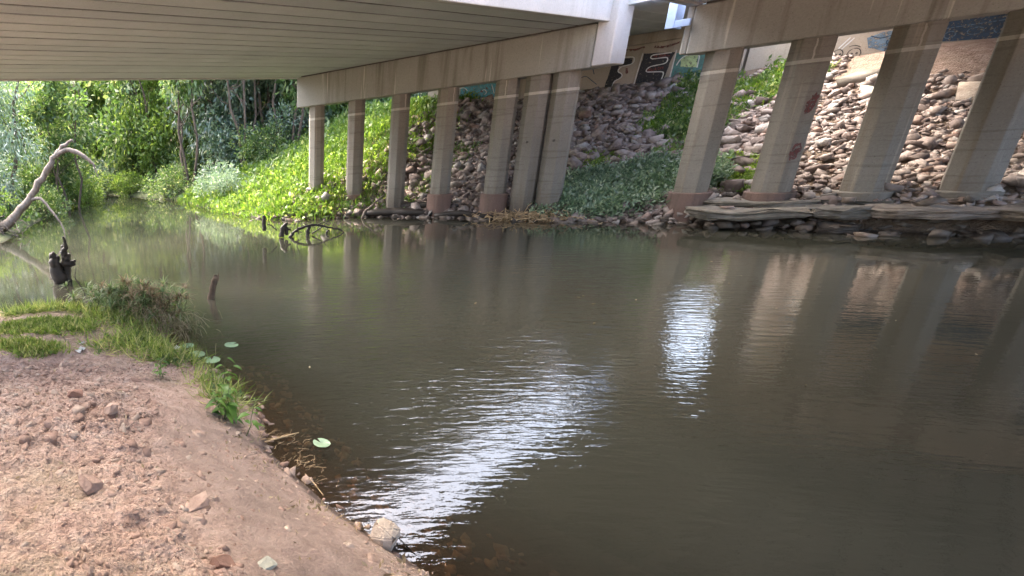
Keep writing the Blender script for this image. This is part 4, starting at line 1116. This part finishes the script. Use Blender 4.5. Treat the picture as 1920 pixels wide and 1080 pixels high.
# near bank grass
def edge_d(a, p): return pn(a) - p
def fn_near(a, p):
    s = edge_d(a, p)
    w_ = np.interp(a, [4, 5.3, 6.5, 7.6, 8.3], [.7, .85, .7, .42, .3])
    base_ = np.clip(1.1 - np.abs(s - w_ * .45) / (w_ * .55) + vnoise(a * 2.6, p * 2.6, 44) * 2.6 - .15, 0, 1)
    return np.where((s > .02) & (a < 8.25), base_ * np.clip((8.5 - a) * 1.6, 0, 1), 0)
cover('bank_grass', M['grass_near'], 9500, (fn_near, (2.5, 8.3, -13.2, -9.8)), .18, 81, .7, .05, .01, .35, .7, 'fresh green grass fringing the near bank beside the water', 'grass', 9, smin=.3, smax=1.5, spread=.5)
cover('bank_weeds', M['leaf_mid'], 3500, (fn_near, (2.5, 8.2, -13.0, -9.8)), .05, 82, .7, .45, .06, .1, .9, 'small broad green weeds in the fringe of grass on the near bank', 'weeds', 10)
def fn_left(a, p):
    s = edge_d(a, p); x_, y_ = XY(a, p)
    q = np.clip(1.5 * vnoise(x_ * 1.7, y_ * 1.7, 51) + .35, 0, 1)
    ring = np.clip(1 - ((x_ + 1.75) / .65) ** 2 - ((y_ - 5.15) / .42) ** 2, 0, 1) + np.clip(1 - ((x_ + 1.5) / 1.0) ** 2 - ((y_ - 6.2) / .55) ** 2, 0, 1) * .8
    return np.where(s > .1, np.clip(ring * (q * 1.2), 0, 1) , 0)
cover('left_tufts', M['grass_near'], 9000, (fn_left, (3, 8, -13.6, -10.5)), .075, 83, .9, .16, .02, .1, .7, 'patchy tufts of weeds on the sandy ground at the left edge', 'grass', 12)
cover('left_weeds', M['leaf_lime'], 2600, (fn_left, (3, 8, -13.6, -10.5)), .045, 84, .7, .5, .04, .1, .9, 'yellow-green small-leaved weeds on the sandy ground at the left edge', 'weeds', 12)
def fn_litter(a, p):
    s = edge_d(a, p)
    return np.where((s > -.02) & (a > 6.8) & (a < 10.2), np.exp(-(s - .15) ** 2 / .06) * (.3 + vnoise(a * 4, p * 4, 66)) + .03, 0)
cover('leaf_litter', M['leaf_dry'], 900, (fn_litter, (6.8, 10.2, -14.5, -11)), .035, 85, .05, .4, .015, .0, .8, 'scattered dead leaves and bits on the near bank', 'leaf litter', 2)

# ------------------------------------------------------------------ reed / sedge clump on the point
cl = thing('sedge_clump', 'spiky green and dry brown sedge clump standing on the point of the near bank', 'sedge clump', G(5.55, -10.35))
Ti = Matrix.Translation(-Vector(cl.location))
def rosette(r, c, n, L, m_up=.35, width=.018):
    V, F = [], []
    for i in range(n):
        an = r.uniform(0, 6.283); el = r.uniform(.1, 1.3); l = L * r.uniform(.7, 1.15)
        d = np.array([math.cos(an) * math.cos(el), math.sin(an) * math.cos(el), math.sin(el)])
        s = np.cross(d, [0, 0, 1.0]); s /= np.linalg.norm(s) + 1e-9
        o = len(V); k = 4
        for j in range(k):
            t = j / (k - 1); q = np.array(c) + d * l * t - np.array([0, 0, 1]) * l * .45 * t * t
            w_ = width * (1 - t) ** .7 * .5 + .0008
            V += [q - s * w_, q + s * w_]
        for j in range(k - 1): F.append((o + 2 * j, o + 2 * j + 1, o + 2 * j + 3, o + 2 * j + 2))
    return np.array(V), np.array(F)
r5 = random.Random(55)
green, dry, stalks = [], [], []
for i in range(190):
    a = 5.0 + r5.gauss(0, .5); p = -10.45 + r5.gauss(0, .16) + (a - 5.2) * .05
    if a > 5.8: a = 5.8 - r5.random() * .4
    g = gz(a, p); top = r5.uniform(.12, .52) * (1 if a > 4.9 else .75)
    tip = np.array(W(a + r5.gauss(0, .1), p + r5.gauss(0, .1), max(g, 0) + top))
    stalks.append(tube(wiggle(W(a, p, g - .03), tip, 5, .012, r5), .004, 4, False))
    (dry if (r5.random() < (.62 if a > 5.3 else .12)) else green).append(rosette(r5, tip, r5.randint(14, 24), r5.uniform(.17, .28)))
for nm, L_, m_ in (('green_fronds', green, M['sedge']), ('dry_fronds', dry, M['leaf_dry'])):
    V, F = merge(L_); o = ob(nm, mesh_np(nm, V, F, m_), cl); o.matrix_parent_inverse = Ti
o = ob('stalks', tubes_mesh('stalks', stalks, M['stem']), cl, kind='stuff'); o.matrix_parent_inverse = Ti
# dry skirt hanging to the water
sk = []
for i in range(520):
    a = 5.7 + r5.gauss(0, .30); p = -10.55 + r5.gauss(0, .18); g = max(gz(a, p), 0)
    c0 = np.array(W(a, p, g + r5.uniform(.02, .28))); c1_ = c0 + np.array([r5.gauss(.03, .09), r5.gauss(-.02, .09), -r5.uniform(.02, .2)])
    sk.append(tube(np.array([c0, (c0 + c1_) / 2 + [0, 0, .03], c1_]), .0035, 3, False))
o = ob('dry_stems', tubes_mesh('dry_stems', sk, M['leaf_dry']), cl, kind='stuff'); o.matrix_parent_inverse = Ti

# ------------------------------------------------------------------ leafy seedlings with broad leaves
def broad_leaf(c, d, L, wd, r, sag=.35):
    d = np.array(d, float); d /= np.linalg.norm(d); s = np.cross(d, [0, 0, 1.0]); s /= np.linalg.norm(s) + 1e-9; u = np.cross(s, d)
    prof = [0, .55, .95, 1.0, .8, .45, 0]; V, F = [], []
    n = len(prof)
    for j, w_ in enumerate(prof):
        t = j / (n - 1); q = np.array(c) + d * L * t - np.array([0, 0, 1]) * L * sag * t * t
        h = wd * w_ * .5
        V += [q - s * h + u * h * .35, q, q + s * h + u * h * .35]
    for j in range(n - 1):
        o = j * 3
        F += [(o, o + 1, o + 4, o + 3), (o + 1, o + 2, o + 5, o + 4)]
    return np.array(V), np.array(F)
def seedling(name, label, base, stems, seed, L=.11, parent_leaf=M['leaf_big'], nleaf=7):
    r = random.Random(seed); t = thing(name, label, 'plant', base)
    st = []
    for (dx, dy, h) in stems:
        P = wiggle((0, 0, -.03), (dx, dy, h), 7, .008, r)
        st.append(tube(P, np.linspace(.005, .0022, 7), 5))
        for i in range(nleaf):
            k_ = 2 + int(i / nleaf * 5); an = i * 2.4 + r.uniform(-.4, .4)
            d = (math.cos(an), math.sin(an), r.uniform(-.1, .45)); l = L * r.uniform(.65, 1.15) * (.75 if i > nleaf - 3 else 1)
            V, F = broad_leaf(P[min(6, k_)] + np.array(d) * .012, d, l, l * .46, r, r.uniform(.3, .9))
            me_ = mesh_np('leaf', V, F, parent_leaf, True); ob('leaf', me_, t)
    ob('stem', tubes_mesh('stem', st, M['stem']), t)
    return t
seedling('seedling', 'knee-high leafy seedling with broad glossy leaves at the water edge of the near bank', G(8.35, -12.18), [(.0, .05, .27), (.07, .02, .31), (-.08, -.02, .23), (.03, -.03, .18)], 3, .13)
seedling('seedling', 'thin-stemmed sprout with a few large leaves leaning over the water beside the bigger seedling', G(8.58, -12.19), [(.08, .04, .29)], 5, .12, nleaf=7)
seedling('seedling', 'tall arching shoot with dark curled leaves behind the leafy seedlings', G(8.15, -12.0), [(.06, .05, .42), (.10, .02, .36)], 8, .13, nleaf=6)
seedling('seedling', 'small pale weed with narrow leaves on the sand where the grass fringe ends', G(7.45, -12.0), [(.01, .02, .19), (-.03, .03, .14)], 9, .08, nleaf=8)

# ------------------------------------------------------------------ lily pads
def pad(label, x_, y_, r0, rot, group=None, tilt=.0):
    bm = bmesh.new(); n = 28; rg = random.Random(int(x_ * 1000))
    c = bm.verts.new((r0 * .08, 0, .002)); ring = []
    for i in range(n + 1):
        t = .22 + (2 * math.pi - .44) * i / n; q = r0 * (1 + rg.uniform(-.03, .03))
        ring.append(bm.verts.new((q * math.cos(t), q * math.sin(t), .003 + .004 * rg.random())))
    for i in range(n): bm.faces.new((c, ring[i], ring[i + 1]))
    ex = bmesh.ops.extrude_face_region(bm, geom=bm.faces[:])
    for v in [g for g in ex['geom'] if isinstance(g, bmesh.types.BMVert)]: v.co.z += .003
    bmesh.ops.recalc_face_normals(bm, faces=bm.faces[:])
    o = ob('lily_pad', bm_mesh('lily_pad', bm, M['pad']), None, loc=(x_, y_, .004), label=label, cat='lily pad', group=group)
    o.rotation_euler = (tilt, 0, rot); return o
pad('single notched pale green lily pad floating alone near the dirt bank', 1.152, 3.40, .066, 2.0)
pad('lily pad furthest out on the water in the group by the sedge clump', .78, 5.62, .085, .4, 'lily pads by the sedge clump')
pad('bright green lily pad closest to the viewer in the group by the sedge clump', .49, 5.22, .10, 1.4, 'lily pads by the sedge clump')
pad('lily pad in the middle of the group by the sedge clump', .34, 5.42, .10, 2.9, 'lily pads by the sedge clump')
pad('small lily pad touching the dry stems in the group by the sedge clump', .26, 5.72, .075, 4.9, 'lily pads by the sedge clump')
pad('lily pad against the near shore in the group by the sedge clump', .27, 5.18, .075, .9, 'lily pads by the sedge clump')

# ------------------------------------------------------------------ dead wood
def wood(name, label, cat, parts, m, base, childname='branch', group=None):
    """parts: list of (path, radii, partname); coordinates absolute"""
    t = thing(name, label, cat, base, group); Tv = Matrix.Translation(-Vector(base))
    for path, rad, pn_ in parts:
        n = len(path); fine = []
        P = np.array(path, float); rad = np.broadcast_to(np.asarray(rad, float), (n,))
        # resample with wobble
        tt = np.linspace(0, n - 1, (n - 1) * 5 + 1); Q = np.stack([np.interp(tt, range(n), P[:, j]) for j in range(3)], 1)
        for _ in range(2): Q[1:-1] = (Q[:-2] + Q[1:-1] * 2 + Q[2:]) / 4
        R_ = np.interp(tt, range(n), rad); R_ = R_ * (1 + np.array([random.gauss(0, .07) for _ in tt]))
        Q[1:-1] += np.array([[random.gauss(0, .12 * R_[0]) for _ in range(3)] for _ in range(len(Q) - 2)])
        V, F = tube(Q, R_, 8)
        o = ob(pn_, mesh_np(pn_, V, fix_tris(F), m, True), t); o.matrix_parent_inverse = Tv
    return t
Yd = 17.3
def pix(px, py, Y):   # a point of the dead tree at depth Y, from measured angles
    v = Vector((px - 308.75, py - 598.04, 934.06)); w_ = Vector([Rr[i][0] * v.x + Rr[i][1] * v.y + Rr[i][2] * v.z for i in range(3)])
    return np.array([w_.x * Y / w_.y, Y, CAM_H + w_.z * Y / w_.y])
dt = [pix(-15, 445, 17.2), pix(25, 410, 17.3), pix(60, 365, 17.4), pix(90, 315, 17.5), pix(110, 285, 17.5), pix(128, 266, 17.5)]
br_ = [pix(104, 292, 17.5), pix(125, 280, 17.4), pix(150, 287, 17.3), pix(172, 305, 17.2), pix(178, 312, 17.2)]
wood('dead_tree', 'bare grey dead trunk leaning out of the left bank with a bent broken branch', 'dead tree', [
    (dt, [.21, .15, .12, .10, .08, .05], 'trunk'),
    (br_, [.08, .075, .07, .055, .025], 'branch'),
    ([pix(174, 306, 17.2), pix(180, 322, 17.15), pix(184, 333, 17.1)], [.03, .02, .01], 'branch'),
    ([pix(55, 376, 17.4), pix(75, 370, 17.2), pix(95, 392, 17.0), pix(118, 425, 16.8), pix(122, 442, 16.7)], [.06, .05, .04, .03, .02], 'branch'),
    ([pix(128, 266, 17.5), pix(135, 262, 17.5), pix(138, 268, 17.5)], [.05, .035, .01], 'branch')], M['deadwood'], tuple(dt[0]))
# fibrous root mass
rt = []
for i in range(120):
    b_ = dt[0] + np.array([random.gauss(0, .45), random.gauss(0, .3), random.uniform(-.1, .7)])
    rt.append(tube(wiggle(b_, b_ + np.array([random.gauss(.1, .3), random.gauss(-.1, .3), random.uniform(-.5, .2)]), 4, .05), .012, 4, False))
ob('root_tangle', tubes_mesh('root_tangle', rt, M['deadwood']), None, kind='stuff', label='tangle of dry roots and twigs around the base of the leaning dead trunk', cat='roots')
# black broken stump with jagged top in the water
a_ = np.array([-2.30, 11.2, -.3])
st_c = np.array([-1.95, 9.75, 0])
wood('broken_stump', 'black jagged rotten stump sticking out of the water near the left edge', 'stump', [
    ([st_c + [.0, 0, -.4], st_c + [-.06, 0, .1], st_c + [-.10, .0, .44], st_c + [-.13, 0, .62]], [.13, .14, .13, .03], 'trunk'),
    ([st_c + [.10, .1, -.2], st_c + [.08, .1, .2], st_c + [.10, .08, .50], st_c + [.06, .08, .72]], [.09, .09, .10, .02], 'trunk'),
    ([st_c + [.05, .05, .38], st_c + [.22, .02, .34], st_c + [.30, .0, .40]], [.09, .07, .02], 'splinter'),
    ([st_c + [.05, .05, .60], st_c + [.16, .02, .66], st_c + [.12, .0, .9]], [.05, .05, .02], 'splinter'),
    ([st_c + [-.1, 0, .05], st_c + [-.26, 0, .09]], [.02, .008], 'splinter')], M['wire'], tuple(st_c))
wood('water_twig', 'thin dark bent twig rising out of the water right of the black stump', 'twig', [
    ([np.array([-1.35, 8.6, -.1]), np.array([-1.40, 8.6, .12]), np.array([-1.52, 8.6, .32]), np.array([-1.47, 8.6, .50])], [.014, .012, .010, .006], 'twig')], M['wire'], (-1.35, 8.6, 0))
wood('old_post', 'short leaning weathered stump standing alone in the open water', 'stump', [
    ([np.array([.745, 7.68, -.5]), np.array([.76, 7.67, 0]), np.array([.80, 7.64, .18]), np.array([.865, 7.60, .375])], [.055, .06, .055, .045], 'trunk'),
    ([np.array([.885, 7.60, .30]), np.array([.905, 7.59, .42])], [.02, .006], 'splinter')], M['post'], (.76, 7.67, 0))
# arched branch in the water before the first two columns
def w0(px, py, z=0):
    v = Vector((px - 308.75, py - 598.04, 934.06)); w_ = Vector([Rr[i][0] * v.x + Rr[i][1] * v.y + Rr[i][2] * v.z for i in range(3)])
    t = (z - CAM_H) / w_.z; return np.array([w_.x * t, w_.y * t, z])
Yb = 12.4
pb = lambda px, py: pix(px, py, Yb)
wood('sunken_branch', 'dark arched branch tangle rising from the water in front of the first two columns', 'branch', [
    ([pb(542, 441) - [0, 0, .08], pb(553, 433), pb(572, 424), pb(596, 421), pb(622, 428), pb(640, 431), pb(650, 437) - [0, 0, .05]], [.045, .035, .03, .025, .022, .018, .010], 'branch'),
    ([pb(560, 438), pb(556, 424), pb(562, 414)], [.018, .014, .006], 'twig'),
    ([pb(585, 438), pb(604, 426), pb(618, 412)], [.02, .015, .006], 'twig'),
    ([pb(528, 440) - [0, 0, .06], pb(531, 424), pb(540, 418)], [.07, .06, .02], 'branch'),
    ([pb(538, 440), pb(534, 425), pb(545, 432)], [.05, .04, .02], 'branch'),
    ([pb(576, 440) - [0, 0, .1], pb(578, 430), pb(582, 424)], [.06, .05, .03], 'branch'),
    ([pb(612, 441), pb(613, 434), pb(618, 431)], [.03, .03, .01], 'branch'),
    ([pb(545, 437), pb(560, 434), pb(566, 437)], [.012, .01, .008], 'twig'),
    ([pb(519, 432), pb(508, 422), pb(500, 420)], [.016, .012, .006], 'twig'),
    ([pb(495, 425) - [0, 0, .1], pb(495, 412), pb(494, 404)], [.055, .05, .035], 'branch'),
    ([pb(596, 421), pb(612, 415), pb(640, 410)], [.012, .010, .006], 'twig')], M['wire'], tuple(pb(560, 440)))
# driftwood logs along the foot of the slope
def wlog(label, pts, rads, m, name='driftwood'):
    P = [np.array(W(a, p, z)) for a, p, z in pts]
    wood(name, label, 'driftwood', [(P, rads, 'log')], m, tuple(P[0]))
wlog('black wet log lying at the water line behind the second and third columns', [(1.5, -.45, .02), (2.2, -.35, .12), (2.9, -.3, .15), (3.5, -.25, .08)], [.08, .12, .12, .07], M['wire'])
wlog('dark wet log wedged between the third and fourth columns', [(2.3, -.05, .22), (3.0, .0, .30), (3.9, .1, .26)], [.09, .10, .05], M['wetwood'])
wlog('thin dark log at the water line between the fourth and fifth columns', [(3.6, -.35, .06), (4.2, -.3, .14), (4.9, -.35, .04)], [.06, .08, .05], M['wire'])
wlog('pale bent stick leaning up beside the second column', [(1.9, -.7, -.05), (1.95, -.62, .2), (2.05, -.5, .32), (2.25, -.3, .62)], [.03, .03, .025, .015], M['deadwood'])
wlog('bleached bent stick on the rocks behind the second column', [(1.75, .15, .36), (2.2, .2, .46), (2.4, .3, .7)], [.02, .02, .012], M['deadwood'])
# brown root debris around columns five to seven
db_ = []
for i in range(420):
    a = 5.6 + random.gauss(0, .42); p = -.28 + random.gauss(0, .16); g = max(0, gz(a, p))
    c0 = np.array(W(a, p, g + random.uniform(0, .16))); e = c0 + np.array([random.gauss(0, .14), random.gauss(0, .1), random.gauss(0, .07)])
    db_.append(tube(wiggle(c0, e, 4, .02), .009, 4, False))
ob('root_debris', tubes_mesh('root_debris', db_, M['leafdry']), None, kind='stuff', label='brown roots and flood debris caught at the foot of the fifth to seventh columns', cat='debris')
# twigs and dead leaves at the near water line
tw = []
for (px, py, n_, sp) in ((530, 826, 34, .10), (560, 870, 30, .08), (585, 905, 12, .05), (480, 820, 22, .09), (650, 1010, 8, .06)):
    c = w0(px, py)
    for i in range(n_):
        q = c + np.array([random.gauss(0, sp), random.gauss(0, sp * .6), 0]); g = max(0.0, gz(*map(float, AP(q[0], q[1])))) + random.uniform(.0, .015)
        q[2] = g; l = random.uniform(.02, .09); an = random.uniform(-.5, 1.2)
        tw.append(tube(wiggle(q, q + np.array([math.cos(an) * l, math.sin(an) * l, random.uniform(-.002, .012)]), 4, .004), random.uniform(.0009, .0024), 4, False))
ob('twig_litter', tubes_mesh('twig_litter', tw, M['leafdry']), None, kind='stuff', label='pale twigs and flood litter washed up along the near water edge', cat='twigs')
q0, q1 = w0(572, 893) + [0, 0, .02], w0(606, 932) + [0, 0, .015]
wood('straw_stalk', 'yellow straw stalk lying in the shallows above the small black hole', 'stalk', [([q0, (q0 + q1) / 2 + [0, 0, .01], q1], [.003, .0035, .003], 'stalk')], M['leafdry'], tuple(q0))
q0, q1 = w0(497, 835) + [0, 0, .03], w0(560, 815) + [0, 0, .02]
wood('drift_stick', 'orange-brown broken stick washed up beside the leafy seedlings', 'stick', [([q0, (q0 + q1) / 2, q1], [.008, .007, .004], 'stick')], M['leafdry'], tuple(q0))
q0, q1 = w0(740, 1010) + [0, 0, .03], w0(790, 1048) + [0, 0, -.01]
wood('black_stick', 'thin black stick slanting into the water right of the pale block', 'stick', [([q0, (q0 + q1) / 2, q1], [.004, .004, .003], 'stick')], M['wire'], tuple(q0))

# ------------------------------------------------------------------ litter
def crumple(label, base, s, seed, cat='litter'):
    r = random.Random(seed); bm = bmesh.new(); n = 5; g = [[bm.verts.new(((i / (n - 1) - .5) * s + r.gauss(0, s * .06), (j / (n - 1) - .5) * s * .6 + r.gauss(0, s * .06), abs(r.gauss(.0, s * .14)) + .005)) for j in range(n)] for i in range(n)]
    for i in range(n - 1):
        for j in range(n - 1): bm.faces.new((g[i][j], g[i + 1][j], g[i + 1][j + 1], g[i][j + 1]))
    ex = bmesh.ops.extrude_face_region(bm, geom=bm.faces[:])
    for v in [q for q in ex['geom'] if isinstance(q, bmesh.types.BMVert)]: v.co.z += .002
    bmesh.ops.recalc_face_normals(bm, faces=bm.faces[:])
    o = ob('crumpled_litter', bm_mesh('crumpled_litter', bm, M['trash']), None, loc=base, label=label, cat=cat); o.rotation_euler.z = r.uniform(0, 3); return o
crumple('crumpled white wrapper on the sand at the edge of the near grass', G(6.22, -12.0, .0), .13, 1)
crumple('smaller white scrap lying just behind the crumpled wrapper on the sand', G(6.02, -11.85, .0), .07, 2)
crumple('white scrap among the lily pads at the foot of the sedge clump', (.12, 5.62, .01), .12, 3)
crumple('pale scrap floating beside the nearest lily pad', (.16, 5.35, .006), .09, 4)

# floating leaf specks and stones under the shallow edge
fl = []
rf_ = np.random.default_rng(91)
for i in range(46):
    x_, y_ = rf_.uniform(0, 9), rf_.uniform(3, 14); a, p = AP(x_, y_)
    if pn(a) - p > -.3 or p > pf(a) - .3: continue
    l = rf_.uniform(.012, .03); an = rf_.uniform(0, 6.28); c_, s_ = math.cos(an) * l, math.sin(an) * l
    fl.append((np.array([[x_ - c_, y_ - s_, .005], [x_ + s_ * .4, y_ - c_ * .4, .006], [x_ + c_, y_ + s_, .009], [x_ - s_ * .4, y_ + c_ * .4, .006]]), np.array([[0, 1, 2, 3]])))
V, F = merge(fl)
ob('floating_leaves', mesh_np('floating_leaves', V, F, M['leaf_dry']), None, kind='stuff', label='small pale leaves and specks floating on the creek', cat='leaf litter')
its = []
for i in range(520):
    a = rr.uniform(7.2, 11.5); d_ = rr.uniform(-.75, .05); p = float(pn(a)) - d_; z = gz(a, p); s_ = rr.choice([rr.uniform(.008, .02), rr.uniform(.015, .045)])
    x_, y_, _ = W(a, p); its.append(((x_, y_, z + .2 * s_), rot_rand(rr, .7), s_, rr.randrange(14)))
ob('sunken_stones', instances_mesh('sunken_stones', its, M['rocknear'], SG_), ground, kind='stuff')
